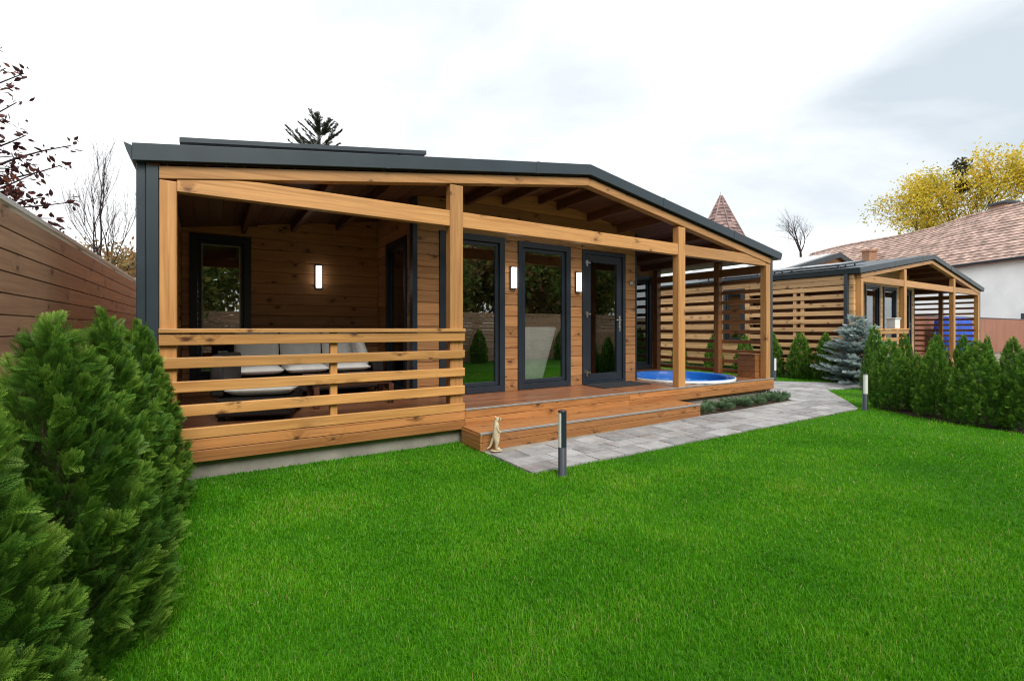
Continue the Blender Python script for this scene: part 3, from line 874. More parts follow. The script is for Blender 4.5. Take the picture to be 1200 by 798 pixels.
mb = MB()
for k in range(4): mb.box(8.72, 8.945, 5.14, 5.50, DECK + .003 + k * .108, DECK + .108 + k * .108, 0)
sb = thing('storage_box', 'brown slatted timber box at the deck corner', 'box', (8.83, 5.32, DECK))
mb.build('body', M['screen'], sb, 0.004)
mb = MB(); mb.box(8.705, 8.95, 5.13, 5.51, DECK + .437, DECK + .462, 0); mb.build('lid', M['screen'], sb, 0.004)

mb = MB(); mb.box(5.22, 6.28, 5.52, 6.02, DECK + .001, DECK + .016); tag(mb.build('doormat', M['mat'], None, 0.006, 2, origin=(5.75, 5.77, DECK)), 'dark grey doormat lying in front of the glass door', 'doormat')

def cushion(name, M4, sx, sy, sz, mat, parent, puff=0.25):
    n = 10; vs = []; fs = []
    for side in (1, -1):
        for i in range(n + 1):
            for j in range(n + 1):
                u, v = i / n * 2 - 1, j / n * 2 - 1
                e = (1 - abs(u) ** 5) * (1 - abs(v) ** 5)
                k = 1 - .05 * (abs(u) ** 2 * abs(v) ** 2)
                vs.append(M4 @ Vector((u * sx / 2 * k, v * sy / 2 * k, side * sz / 2 * (.55 * e ** .35 + puff * e + .08))))
    for s2 in range(2):
        b = s2 * (n + 1) ** 2
        for i in range(n):
            for j in range(n):
                q = (b + i * (n + 1) + j, b + (i + 1) * (n + 1) + j, b + (i + 1) * (n + 1) + j + 1, b + i * (n + 1) + j + 1)
                fs.append(q if s2 == 0 else tuple(reversed(q)))
    B = (n + 1) ** 2
    edge = [(i, 0) for i in range(n)] + [(n, j) for j in range(n)] + [(i, n) for i in range(n, 0, -1)] + [(0, j) for j in range(n, 0, -1)]
    ids = [i * (n + 1) + j for i, j in edge]
    for a, b2 in zip(ids, ids[1:] + ids[:1]): fs.append((b2, a, a + B, b2 + B))
    mb = MB(); mb._add(vs, fs, [[(0, 0)] * len(f) for f in fs], .5, True)
    return mb.build(name, mat, parent)
def T(x, y, z, rx=0, ry=0, rz=0):
    return Matrix.Translation((x, y, z)) @ Matrix.Rotation(rz, 4, 'Z') @ Matrix.Rotation(ry, 4, 'Y') @ Matrix.Rotation(rx, 4, 'X')
def sofa():
    t = thing('sofa', 'dark rattan sofa with white cushions along the terrace back wall', 'sofa', (1.05, 7.35, DECK))
    x0, x1, y0, y1, z = .06, 2.12, 6.85, 7.72, DECK
    mb = MB(); mb.box(x0, x1, y0, y1, z + .10, z + .32, 0)
    mb.box(x0 + .16, x1 - .16, y1 - .10, y1, z + .325, z + .74, 0)
    for x in (x0, x1 - .16): mb.box(x, x + .16, y0, y1, z + .325, z + .58, 1)
    mb.build('frame', M['rattan'], t, 0.02, 2)
    for x in (x0 + .05, x1 - .11):
        for y in (y0 + .05, y1 - .11):
            mb = MB(); mb.box(x, x + .06, y, y + .06, z + .001, z + .10, 2); mb.build('leg', M['rattan'], t)
    w3 = (x1 - x0 - .36) / 3
    for k in range(3):
        xc = x0 + .18 + w3 * (k + .5)
        cushion('seat_cushion', T(xc, y0 + .34, z + .40), w3 - .01, .74, .16, M['fabric'], t, .12)
        cushion('back_cushion', T(xc, y1 - .21, z + .66, math.radians(76)), w3 - .015, .54, .15, M['fabric'], t, .12)
    cushion('side_cushion', T(x1 - .26, y0 + .35, z + .62, 0, math.radians(70), 0), .42, .44, .14, M['fabric'], t, .4)
sofa()
def lounge(x, y, rz, label):
    z = DECK
    t = thing('lounge_chair', label, 'lounge chair', (x, y, z))
    t.rotation_euler = (0, 0, 0)
    A = T(x, y, 0, 0, 0, rz)
    def bx(mb, a, b, c, d, e, f): mb.hexa([A @ Vector((b if i & 1 else a, d if i & 2 else c, f if i & 4 else e)) for i in range(8)], 0, .5)
    mb = MB(); bx(mb, -.36, .36, -.34, .36, z + .05, z + .24); mb.build('frame', M['rattan'], t, 0.02, 2)
    mb = MB(); bx(mb, -.32, .32, .30, .42, z + .245, z + .68); mb.build('backrest', M['rattan'], t, 0.03, 2)
    for sx in (-.30, .26):
        for sy in (-.32, .30):
            mb = MB(); bx(mb, sx, sx + .05, sy, sy + .05, z + .001, z + .05); mb.build('leg', M['rattan'], t)
    cushion('seat_cushion', A @ T(0, -.02, z + .31), .62, .66, .15, M['fabric'], t, .3)
lounge(.47, 5.82, math.radians(72), 'low dark rattan lounge chair with white seat nearest the railing on the left')
def low_table():
    z = DECK
    t = thing('coffee_table', 'low dark wooden coffee table before the terrace sofa', 'table', (1.45, 6.15, z))
    mb = MB()
    for k in range(5): mb.box(.95, 2.0, 5.86 + k * .122, 5.975 + k * .122, z + .34, z + .37, 0)
    mb.build('tabletop', M['darkwood'], t, 0.004)
    mb = MB(); mb.box(1.02, 1.93, 5.93, 5.95, z + .25, z + .338, 0); mb.box(1.02, 1.93, 6.38, 6.40, z + .25, z + .338, 0); mb.build('apron', M['darkwood'], t)
    for x in (1.0, 1.89):
        for y in (5.90, 6.36):
            mb = MB(); mb.box(x, x + .06, y, y + .06, z + .001, z + .249, 2); mb.build('leg', M['darkwood'], t, 0.003)
low_table()
# white armchair behind the second window
t = thing('armchair', 'white tapering armchair back seen through the middle window', 'armchair', (4.4, 6.6, DECK))
mb = MB()
z = DECK
def loftbox(mb, x0, x1, x2, x3, y0, y1, z0, z1):
    mb.hexa([(x0, y0, z0), (x1, y0, z0), (x0, y1, z0), (x1, y1, z0), (x2, y0, z1), (x3, y0, z1), (x2, y1, z1), (x3, y1, z1)], 2, .5)
loftbox(mb, 4.17, 4.57, 4.08, 4.85, 6.27, 6.38, z + .12, z + .97); mb.build('backrest', M['fabric'], t, 0.03, 3)
mb = MB(); mb.box(4.17, 4.62, 6.385, 6.95, z + .18, z + .42); mb.build('seat', M['fabric'], t, 0.04, 3)
for x in (4.20, 4.54):
    for y in (6.42, 6.88):
        mb = MB(); mb.box(x, x + .04, y, y + .04, z + .0, z + .179, 2); mb.build('leg', M['darkwood'], t)

# white box on the far cabin's railing
mb = MB(); mb.box(16.0, 16.34, 5.42, 5.62, 1.337, 1.60); mb.box(15.98, 16.36, 5.40, 5.64, 1.60, 1.63)
tag(mb.build('planter', M['white'], None, 0.01, 2, origin=(16.17, 5.52, 1.337)), 'white box planter standing on the railing of the far cabin', 'planter')

# bollard lights
def bollard_parts():
    t = thing('bollard_light', '', 'bollard light')
    mb = MB(); mb.lathe([(.001, 0), (.05, 0), (.05, .006), (.038, .007), (.038, .27), (.001, .271)], 24); mb.build('lower_post', M['frame'], t)
    def half(a0, a1, r0, z0, z1, name, mat):
        n = 14; pts = [(r0 * math.cos(a0 + (a1 - a0) * i / n), r0 * math.sin(a0 + (a1 - a0) * i / n)) for i in range(n + 1)]
        m = MB(); m.prism(pts, lambda u, v, w_: (u, v, w_), z0, z1); return m.build(name, mat, t)
    a = math.radians(125)
    half(a, a + math.radians(140), .036, .2715, .582, 'diffuser', M['white'])
    half(a - math.radians(219), a - math.radians(1), .0385, .2715, .582, 'head', M['frame'])
    mb = MB(); mb.lathe([(.001, .583), (.039, .583), (.039, .597), (.001, .600)], 24); mb.build('cap', M['frame'], t)
    return t
def dup(root, loc, rz=0.0, label=None, scale=None):
    r = root.copy(); COL.objects.link(r); r.location = loc; r.rotation_euler = (0, 0, rz)
    if scale: r.scale = scale
    if label: r['label'] = label
    for ch in list(root.children):
        c = ch.copy(); COL.objects.link(c); c.parent = r
        for g in ch.children:
            d2 = g.copy(); COL.objects.link(d2); d2.parent = c
    return r
b0 = bollard_parts()
b0['group'] = 'bollard lights beside the path'
b0['label'] = 'dark bollard light in the lawn before the cabin step, nearest of three'
b0.location = (2.66, 3.36, 0); b0.rotation_euler = (0, 0, math.radians(-48))
dup(b0, (9.02, 3.46, 0), math.radians(25), 'dark bollard light at the path bend before the cypress row')
dup(b0, (12.1, 6.62, 0), math.radians(55), 'dark bollard light on the far grass strip by the slatted cabin wall')

# meerkat statue: one continuous skinned body
def meerkat(x, y):
    t = thing('meerkat_statue', 'small cream meerkat statue standing upright at the corner of the step', 'statue', (x, y, .026))
    J = [((0, 0, .15), .046), ((.004, 0, .20), .040), ((.004, 0, .25), .034), ((.0, 0, .295), .024), ((.004, 0, .325), .030), ((.03, 0, .327), .024), ((.058, 0, .317), .011),
         ((.005, .026, .10), .030), ((.0, .026, .05), .018), ((.004, .026, .016), .014), ((.045, .03, .012), .012),
         ((.005, -.026, .10), .030), ((.0, -.026, .05), .018), ((.004, -.026, .016), .014), ((.045, -.03, .012), .012),
         ((.012, .036, .245), .016), ((.026, .040, .20), .011), ((.050, .022, .185), .009),
         ((.012, -.036, .245), .016), ((.026, -.040, .20), .011), ((.050, -.022, .185), .009),
         ((-.045, 0, .10), .016), ((-.065, .0, .04), .011), ((-.10, .01, .014), .007)]
    E2 = [(0, 1), (1, 2), (2, 3), (3, 4), (4, 5), (5, 6), (0, 7), (7, 8), (8, 9), (9, 10), (0, 11), (11, 12), (12, 13), (13, 14), (2, 15), (15, 16), (16, 17), (2, 18), (18, 19), (19, 20), (0, 21), (21, 22), (22, 23)]
    me = bpy.data.meshes.new('body'); me.from_pydata([j[0] for j in J], E2, []); me.update()
    o = bpy.data.objects.new('body', me); COL.objects.link(o); o.parent = t
    md = o.modifiers.new('skin', 'SKIN'); md.use_smooth_shade = True
    o.modifiers.new('sub', 'SUBSURF').levels = 2; o.modifiers['sub'].render_levels = 2
    sv = me.skin_vertices[0].data
    for i, j in enumerate(J): sv[i].radius = (j[1], j[1]); sv[i].use_root = (i == 0)
    me.materials.append(M['statue'])
    for s_ in (-1, 1):
        mb = MB(); mb.lathe([(.0005, -.007), (.006, -.004), (.007, 0), (.006, .004), (.0005, .007)], 10, (.033, s_ * .0195, .334)); q = mb.build('eye', M['statuedark'], None); q.parent = t
        mb = MB(); mb.lathe([(.0005, -.009), (.007, -.005), (.009, 0), (.007, .005), (.0005, .009)], 10, (-.004, s_ * .028, .345)); q = mb.build('ear', M['statue'], None); q.parent = t
    mb = MB(); mb.lathe([(.0005, -.005), (.005, -.003), (.006, 0), (.005, .003), (.0005, .005)], 10, (.068, 0, .318)); q = mb.build('nose', M['statuedark'], None); q.parent = t
    mb = MB(); mb.lathe([(.001, .004), (.062, .003), (.066, 0), (.06, -.002)], 18, (.0, 0, .0)); q = mb.build('base', M['statue'], None); q.parent = t
    t.rotation_euler = (0, 0, math.radians(-25)); t.scale = (1.0, 1.0, 1.03)
meerkat(2.58, 4.40)

# ------------------------------------------------------------------ fences
def plank_fence(x, y0, y1, label):
    t = thing('wooden_fence', label, 'fence', (x, y0, 0))
    mb = MB(); z = .06; rr = random.Random(2)
    while z < 2.05:
        y = y0
        while y < y1:
            L = min(rr.uniform(3.2, 4.2), y1 - y)
            mb.box(x - .025, x, y, y + L - .004, z, z + .127, 1, rr.random()); y += L
        z += .1365
    mb.box(x - .0275, x - .0255, y0, y1, .08, 2.05, 1, .2)
    mb.build('planks', M['fence'], t, 0.006)
    y = y0 + .3
    while y < y1:
        mb = MB(); mb.box(x - .11, x - .028, y, y + .09, 0, 2.12, 2); mb.build('post', M['fence'], t); y += 2.0
    mb = MB(); mb.box(x - .06, x + .008, y0, y1, 2.125, 2.165, 1); mb.build('cap', M['whiteroof'], t, 0.004)
plank_fence(-1.1, -4.0, 19.0, 'tall brown plank fence running along the left side')
def front_fence(y, x0, x1):
    t = thing('wooden_fence', 'brown plank fence across the lawn, mirrored in the cabin windows', 'fence', (x0, y, 0))
    mb = MB(); z = .06
    while z < 1.85:
        x = x0
        while x < x1: mb.box(x, min(x + 3.6, x1) - .004, y - .025, y, z, z + .128, 0); x += 3.6
        z += .1365
    mb.build('planks', M['fence'], t)
front_fence(-4.2, -1.05, 26)
def board_fence(y, x0, x1, h):
    t = thing('board_fence', 'reddish brown vertical board fence before the white wall', 'fence', (x0, y, 0))
    mb = MB(); x = x0
    while x < x1: mb.box(x, x + .215, y, y + .025, .04, h, 2, random.random()); x += .222
    mb.build('boards', M['brownboard'], t, 0.006)
    mb = MB(); mb.box(x0, x1, y - .02, y + .045, h + .002, h + .045, 0); mb.build('cap', M['frame'], t)
board_fence(7.7, 23.75, 52, 1.86)

# blue tarpaulin cover behind the far cabin
def tarp():
    n, m = 26, 14; vs = []; fs = []
    x0, x1, y0, y1 = 25.7, 27.4, 6.55, 7.4
    mb = MB()
    prof = [(-.04, 0), (-.03, .5), (-.0, 1.1), (.03, 1.62), (.12, 1.74), (.5, 1.80), (.88, 1.74), (.97, 1.62), (1.0, 1.1), (1.03, .5), (1.04, 0)]
    for i in range(n + 1):
        for (s_, zz) in prof:
            w_ = .05 * math.sin(i * 1.3 + s_ * 5) * (1.3 - zz * .5)
            vs.append((x0 + (x1 - x0) * i / n, y0 + (y1 - y0) * s_ + w_, zz + .03 * math.sin(i * .8) * (zz > .3)))
    k = len(prof)
    for i in range(n):
        for j in range(k - 1): fs.append((i * k + j, (i + 1) * k + j, (i + 1) * k + j + 1, i * k + j + 1))
    fs.append(tuple(range(k))); fs.append(tuple(reversed(range(n * k, n * k + k))))
    mb._add(vs, fs, [[(0, 0)] * len(f) for f in fs], .5, True)
    tag(mb.build('tarpaulin', M['tarp'], None, origin=(26.2, 6.97, 0)), 'bright blue tarpaulin over a stack beyond the far cabin screen', 'tarpaulin')
tarp()

# ------------------------------------------------------------------ houses behind
def rowtile(mb, A, B, C, D, rows, colw, rr, drop=0.03):
    """tiles between eave A-B and ridge D-C laid in overlapping rows of single tiles"""
    A, B, C, D = map(Vector, (A, B, C, D))
    nrm = (B - A).cross(D - A).normalized()
    if nrm.z < 0: nrm = -nrm
    for i in range(rows):
        a, b = i / rows, min(1.0, (i + 1.12) / rows)
        p0, p1 = A.lerp(D, a), B.lerp(C, a); q0, q1 = A.lerp(D, b), B.lerp(C, b)
        n = max(1, int((p1 - p0).length / colw))
        sag = nrm * rr.uniform(-.01, .01)
        for j in range(n):
            s0, s1 = j / n, (j + 1) / n
            up = nrm * (drop + rr.uniform(0, .018)) + sag
            lo = [p0.lerp(p1, s0) + up, p0.lerp(p1, s1) + up, q0.lerp(q1, s1) + sag, q0.lerp(q1, s0) + sag]
            mb._add(lo + [lo[0] - nrm * .03, lo[1] - nrm * .03], [(0, 1, 2, 3), (4, 5, 1, 0)], [[(0, 0), (1, 0), (1, 1), (0, 1)], [(0, 0)] * 4], rr.random() if rr.random() > .06 else 0.0)

def barn():
    P1 = Vector((47.79, 8.83, 0)); a = Vector((.458, .893, 0)).normalized(); n = Vector((.893, -.458, 0)).normalized()
    t = thing('white_house', 'long white rendered house with a faded red tiled roof', 'house', tuple(P1))
    ez = 6.6; W2 = 5.0; rz = 11.05; t0, t1 = -10.0, 27.0
    def pt(s_, w_, z): p = P1 + a * s_ + n * w_; return Vector((p.x, p.y, z))
    mb = MB()
    mb.prism([(t0, .25), (t1, .25), (t1, 9.75), (t0, 9.75)], lambda u, v, w_: pt(u, v, w_), 0, ez - .05)
    mb.build('wall', M['plaster'], t)
    mb = MB()
    for s_ in (t0, t1 - .2):
        mb.prism([(.25, ez - .045), (9.75, ez - .045), (5.0, rz - .75)], lambda u, v, w_: pt(w_, u, v), s_, s_ + .2)
    mb.build('gable_wall', M['plaster'], t)
    rr = random.Random(4)
    mb = MB()
    ez_l = 6.45
    mb.prism([(-.45, ez - .42), (W2, rz - .62), (9.9 + .45, ez - .42), (10.3, ez - .55), (W2, rz - .78), (-.4, ez - .55)], lambda u, v, w_: pt(w_, u, v), t0 - .3, t1 + .3)
    rf = mb.build('roof', M['oldtile'], t)
    mb = MB()
    zs = lambda s_: rz + (.12 * math.sin(s_ * .35)) - .25 * max(0, min(1, (s_ - 8) / 3))
    for k in range(14):
        s0 = t0 - .3 + (t1 + .6 - t0) * k / 14; s1 = t0 - .3 + (t1 + .6 - t0) * (k + 1) / 14
        rowtile(mb, pt(s0, -.5, ez - .33), pt(s1, -.5, ez - .33), pt(s1, W2, zs(s1)), pt(s0, W2, zs(s0)), 19, .33, rr, .05)
    mb.build('tiles', M['tile'], rf)
    mb = MB(); s_ = t0 - .3
    while s_ < t1: mb.tube([pt(s_, W2, zs(s_) + .03), pt(s_ + .42, W2, zs(s_ + .42) + .05)], [.14, .12], 8); s_ += .4
    mb.build('ridge_tiles', M['tile'], rf)
    mb = MB(); mb.tube([pt(t0, -.58, ez - .33), pt(t1, -.58, ez - .36)], [.08, .08], 8); mb.build('gutter', M['frame'], rf)
    # chimneys
    def chimney(s_, w_, z0, z1, sz, capm):
        mb = MB(); c = [pt(s_ + (sz if i & 1 else -sz), w_ + (sz if i & 2 else -sz), z1 if i & 4 else z0) for i in range(8)]; mb.hexa(c, 2, .5)
        ch = mb.build('chimney', M['brick'], t, 0.01)
        mb = MB(); c = [pt(s_ + (sz * 1.25 if i & 1 else -sz * 1.25), w_ + (sz * 1.25 if i & 2 else -sz * 1.25), z1 + (.22 if i & 4 else .003)) for i in range(8)]; mb.hexa(c, 0, .5)
        mb.build('chimney_cap', capm, ch, 0.02)
    chimney(13.9, 1.0, 6.0, 8.9, .42, M['brick'])
    chimney(5.8, 5.6, 10.0, 11.55, .55, M['frame'])
    # small window low in the white wall
    mb = MB(); mb.prism([(-2.0, 2.0), (.35, 2.0), (.35, 2.4), (-2.0, 2.4)], lambda u, v, w_: pt(u, w_, v), .20, .248); mb.build('window', M['frame'], t)
barn()

def rear_cabin():
    t = thing('gabled_house', 'timber gabled house with pale roof sheets behind the far cabin', 'house', (29, 12.6, 0))
    y = 12.6; px, pz = 29.16, 5.50; el, er = (21.5, 3.70), (35.5, 3.98)
    def prf(d): return [(el[0], el[1] - d), (px, pz - d), (er[0], er[1] - d)]
    mb = MB(); z = .1
    while z < pz - .3:
        h = .17
        k = z + .05
        a = el[0] + .4 + max(0, (k + .15 - el[1]) / (pz - el[1]) * (px - el[0])); b = er[0] - .4 - max(0, (k + .15 - er[1]) / (pz - er[1]) * (er[0] - px))
        if b - a > .2: mb.box(a, b, y, y + .15, z, z + h, 0)
        z += h
    mb.build('wall', M['siding'], t, 0.01)
    mb = MB()
    for yy in (y + .2, y + 9.8): mb.box(el[0] + .42, er[0] - .42, yy, yy + .1, 0.0, 3.3, 0)
    for xx in (el[0] + .4, er[0] - .5): mb.box(xx, xx + .1, y + .31, y + 9.79, 0.0, 3.4, 1)
    mb.build('side_wall', M['siding'], t)
    for (p, q) in ((el, (px, pz)), ((px, pz), er)):
        mb = MB(); mb.prism([(p[0], p[1] - .22), (q[0], q[1] - .22), (q[0], q[1] - .03), (p[0], p[1] - .03)], lambda u, v, w_: (u, w_, v), y - .2, y + 10); rf = mb.build('roof', M['frame'], t)
        mb = MB(); mb.prism([(p[0], p[1] - .26), (q[0], q[1] - .26), (q[0], q[1] + .02), (p[0], p[1] + .02)], lambda u, v, w_: (u, w_, v), y - .26, y - .205); mb.build('fascia', M['metal'], rf)
        mb = MB(); mb.prism([(p[0], p[1] - .027), (q[0], q[1] - .027), (q[0], q[1] + .01), (p[0], p[1] + .01)], lambda u, v, w_: (u, w_, v), y + .25, y + 9.9); mb.build('roof_sheet', M['whiteroof'], rf)
rear_cabin()

def turret():
    # apex seen over the roof
    D = 30.0; r_ = (845 - 600) / 555.0
    c, s_ = math.cos(YAW), math.sin(YAW)
    X, Y = (s_ + r_ * c) * D, (c - r_ * s_) * D
    t = thing('turret', 'pointed red brown tiled turret rising behind the near cabin roof', 'turret', (X, Y, 0))
    za = 9.75; rr = random.Random(8)
    mb = MB(); mb.lathe([(1.7, 0), (1.7, 5.8)], 8, (X, Y, 0)); mb.build('wall', M['plaster'], t)
    mb = MB()
    R0, z0 = 1.70, 6.35
    for k in range(8):
        a0, a1 = 2 * PI * k / 8 + .2, 2 * PI * (k + 1) / 8 + .2
        p = lambda a, R, z: (X + R * math.cos(a), Y + R * math.sin(a), z)
        rowtile(mb, p(a0, R0, z0), p(a1, R0, z0), p(a1, .03, za), p(a0, .03, za), 15, .24, rr, .04)
        rowtile(mb, p(a0, R0 + .75, z0 - .42), p(a1, R0 + .75, z0 - .42), p(a1, R0, z0), p(a0, R0, z0), 4, .24, rr, .04)
    rf = mb.build('roof', M['oldtile'], t)
    mb = MB()
    for k in range(8):
        a0 = 2 * PI * k / 8 + .2
        mb.tube([(X + (R0 + .03) * math.cos(a0), Y + (R0 + .03) * math.sin(a0), z0 + .03), (X + .03 * math.cos(a0), Y + .03 * math.sin(a0), za + .03)], [.05, .05], 6)
    mb.build('hip_tiles', M['oldtile'], rf)
    mb = MB(); mb.lathe([(.12, za - .15), (.10, za + .02), (.05, za + .08), (.04, za + .2), (.01, za + .28)], 10, (X, Y, 0)); mb.build('finial', M['alu'], rf)
turret()

# ------------------------------------------------------------------ thujas
def conifer(name, label, cat, group, crown, trunk, loc, rz=0.0, sc=(1, 1, 1)):
    t = thing(name, label, cat, loc, group)
    t.rotation_euler = (0, 0, rz); t.scale = sc
    c = link_mesh(crown, 'crown', t); k = link_mesh(trunk, 'trunk', t)
    return t
def trunk_data(h, r, mat):
    o = trunk_mesh('trunk', h, r, mat, 44 if h > 1.1 else 0); me = o.data; bpy.data.objects.remove(o); return me
nearA = thuja_mesh('crown', 21, 1.42, .375, 200, 60, FROND_FINE, .060, [.92, 1.0, .95, .76, .50, .25, .03], core=1500)
nearB = thuja_mesh('crown', 22, 1.42, .355, 190, 60, FROND_FINE, .060, [.92, 1.0, .93, .74, .48, .24, .03], core=1500)
ntr = trunk_data(1.15, .022, M['bark'])
G1 = 'thujas along the left fence'
conifer('thuja', 'cropped bright green thuja at the lower left edge of the lawn', 'thuja', G1, nearB, ntr, (-.64, 1.76, 0), 1.0, (1.0, 1.0, 1.04))
conifer('thuja', 'largest nearest full thuja against the left fence', 'thuja', G1, nearA, ntr, (-.54, 2.62, 0), 0.3, (1.0, 1.0, 1.0))
conifer('thuja', 'thuja squeezed between the largest thuja and the darker one by the cabin', 'thuja', G1, nearB, ntr, (-.52, 3.50, 0), 2.2, (.95, .95, 1.02))
conifer('thuja', 'dark thuja right beside the near cabin corner and downpipe', 'thuja', G1, nearA, ntr, (-.45, 4.24, 0), 4.0, (.84, .84, 1.0))
farA = thuja_mesh('crown', 31, 1.16, .335, 230, 20, FROND_MID, .062, [.86, .97, 1.0, .86, .62, .34, .04], plume=.17, core=900)
farB = thuja_mesh('crown', 32, 1.16, .335, 230, 20, FROND_MID, .062, [.86, .97, 1.0, .84, .58, .30, .04], plume=.17, core=900)
farC = thuja_mesh('crown', 33, 1.16, .30, 210, 20, FROND_MID, .060, [.84, .98, .98, .82, .58, .32, .04], plume=.17, core=800)
ftr = trunk_data(.85, .016, M['bark'])
G2 = 'clipped thujas in the row on the right lawn'
rowR = [
    (9.47, 3.28, 1.18, 1.0, farA, 'broad thuja beside the bollard, first of the front row'),
    (9.52, 2.93, .97, .55, farC, 'short narrow thuja tucked between the first two front ones'),
    (9.22, 2.64, 1.14, .82, farB, 'thuja in the front row right of the short narrow one'),
    (8.98, 2.10, 1.19, 1.1, farA, 'widest thuja in the middle of the front row'),
    (9.02, 1.62, 1.10, 1.0, farB, 'thuja at the right edge of the photo, last of the front row'),
    (10.75, 3.50, 1.27, .75, farC, 'back row thuja peeking between the first front one and the short one'),
    (10.95, 3.10, 1.27, .75, farA, 'back row thuja rising behind the shoulder of the third front one'),
    (11.1, 2.78, 1.24, .75, farB, 'back row thuja just left of the widest one'),
    (12.0, 2.68, 1.24, .5, farC, 'slim dark back row thuja against the brown board fence'),
    (11.1, 2.18, 1.22, .85, farC, 'back row thuja before the fence near the right edge')]
BEDR = [(9.85, 3.62), (9.25, 3.30), (8.78, 2.35), (8.68, 1.2), (12.4, 1.2), (12.4, 3.0), (10.95, 3.85)]
flat('planting_bed', BEDR, .008, M['soil'])
for i, (x, y, h, rw, me, lb) in enumerate(rowR):
    conifer('thuja', lb, 'thuja', G2, me, ftr, (x, y, 0), i * 1.9, (rw * .88, rw * .88, h / 1.17))
G3 = 'thujas along the slatted wall of the far cabin'
for i, (x, y, h, rw, me, lb) in enumerate([
    (13.15, 7.25, 1.27, .8, farB, 'thuja at the slatted wall half hidden by the near cabin corner post'),
    (13.3, 6.60, 1.28, .92, farA, 'thuja at the slatted wall, just right of the far bollard'),
    (13.4, 6.02, 1.28, .92, farC, 'thuja at the slatted wall, just left of the blue spruce'),
    (12.0, 4.43, 1.46, .80, farC, 'tall slim thuja right of the blue spruce'),
    (13.2, 8.1, 1.2, .85, farA, 'thuja seen through the right bay of the hot tub screen'),
    (13.2, 9.1, 1.25, .85, farB, 'thuja seen through the middle bay of the hot tub screen'),
    (13.2, 10.4, 1.25, .85, farC, 'thuja seen through the screen beside the hot tub window')]):
    conifer('thuja', lb, 'thuja', G3, me, ftr, (x, y, 0), i * 2.3, (rw, rw, h / 1.2))

def spruce_mesh(name, seed, h, R, mat, levels, per, size, base=NEEDLE, droop=0.0, sparse=1.0):
    rs = np.random.RandomState(seed); P = []; D = []; S = []; Tn = []; NR = []
    mb = MB(); mb.tube([(0, 0, h * i / 8) for i in range(9)], [.035 * h / 1.6 * (1 - .9 * i / 8) for i in range(9)], 7)
    for lv in range(levels):
        z = .06 * h + .9 * h * (lv / levels) ** .95
        L = R * (1 - z / h) ** .8 + .05 * R
        for k in range(per):
            if rs.rand() > sparse: continue
            az = PI2 * (k + rs.rand() * .8) / per + lv * .7
            o = np.array((math.cos(az), math.sin(az), 0)); l = L * rs.uniform(.6, 1.15); z += rs.normal() * .018 * h
            tilt = .12 + .5 * z / h - droop
            tip = np.array((0, 0, z)) + o * l + np.array((0, 0, l * tilt))
            mb.tube([(0, 0, z), tuple(tip)], [.008 * h / 1.6, .003], 4, False)
            m = max(3, int(l / size * 3.2))
            lat = np.array((-o[1], o[0], 0)); bt = rs.uniform(-.15, .15)
            for j in range(m):
                f = .22 + .8 * j / m
                for sg in (-1, 0, 1):
                    d = o * .75 + lat * sg * .75 + np.array((0, 0, rs.uniform(-.05, .35) - droop)) + rs.normal(size=3) * .12
                    P.append(np.array((0, 0, z)) + (tip - np.array((0, 0, z))) * f); D.append(d); S.append(size * rs.uniform(.7, 1.15) * (1.1 - .4 * f)); Tn.append(.35 + bt + rs.uniform(-.15, .15))
                    NR.append(np.array((0, 0, 1.0)) + rs.normal(size=3) * .5)
    V, F, TT = scatter(base, np.array(P), frames(np.array(D), rs, np.cross(np.array(D), np.array(NR))), np.array(S), np.array(Tn), .35)
    tr = mb.build('trunk', M['bark']); tm = tr.data; bpy.data.objects.remove(tr)
    return np_mesh(name, V, F, TT, mat), tm
c_, k_ = spruce_mesh('crown', 41, 1.60, .86, M['spruce'], 24, 8, .19, frond(12, 1, .26, .026, 55))
conifer('blue_spruce', 'silvery blue spruce between the green thujas at the far cabin corner', 'spruce', None, c_, k_, (13.15, 5.20, 0), .5)

# low plants under the deck edge
def low_plant(seed, R, h):
    rs = np.random.RandomState(seed); n = 190
    az = rs.rand(n) * PI2; rr = np.sqrt(rs.rand(n)) * R * .8
    P = np.stack([rr * np.cos(az), rr * np.sin(az) * .7, h * .12 + rs.rand(n) * h * .35], 1)
    D = np.stack([np.cos(az) * rs.uniform(.2, 1.1, n), np.sin(az) * rs.uniform(.2, 1.1, n), rs.uniform(.15, .9, n)], 1)
    V, F, TT = scatter(FROND_MID, P, frames(D, rs), rs.uniform(.7, 1.2, n) * h * .75, rs.uniform(.1, .7, n), .3)
    V[:, 2] = np.maximum(V[:, 2], .005)
    return np_mesh('foliage', V, F, TT, M['juniper'])
lp = [low_plant(51, .28, .12), low_plant(52, .30, .13), low_plant(53, .24, .15)]
flat('planting_bed', [(6.20, 4.515), (9.12, 4.67), (9.30, 4.98), (9.30, 5.04), (6.20, 5.04)], .012, M['soil'])
for i, (x, y, lb) in enumerate([(6.55, 4.76, 'low juniper under the deck edge, nearest the step end'), (7.05, 4.80, 'low juniper under the deck edge, second along from the step'), (7.6, 4.80, 'low juniper under the deck edge, midway between step and cabin corner'),
                                (8.15, 4.84, 'low juniper under the deck edge, fourth from the step'), (8.65, 4.86, 'low juniper under the deck edge before the storage box'), (9.0, 4.86, 'low juniper spilling onto the paving at the cabin corner')]):
    p = thing('juniper', lb, 'juniper', (x, y, .01), 'low junipers under the deck edge')
    p.rotation_euler = (0, 0, i * 1.3); link_mesh(lp[i % 3], 'foliage', p)

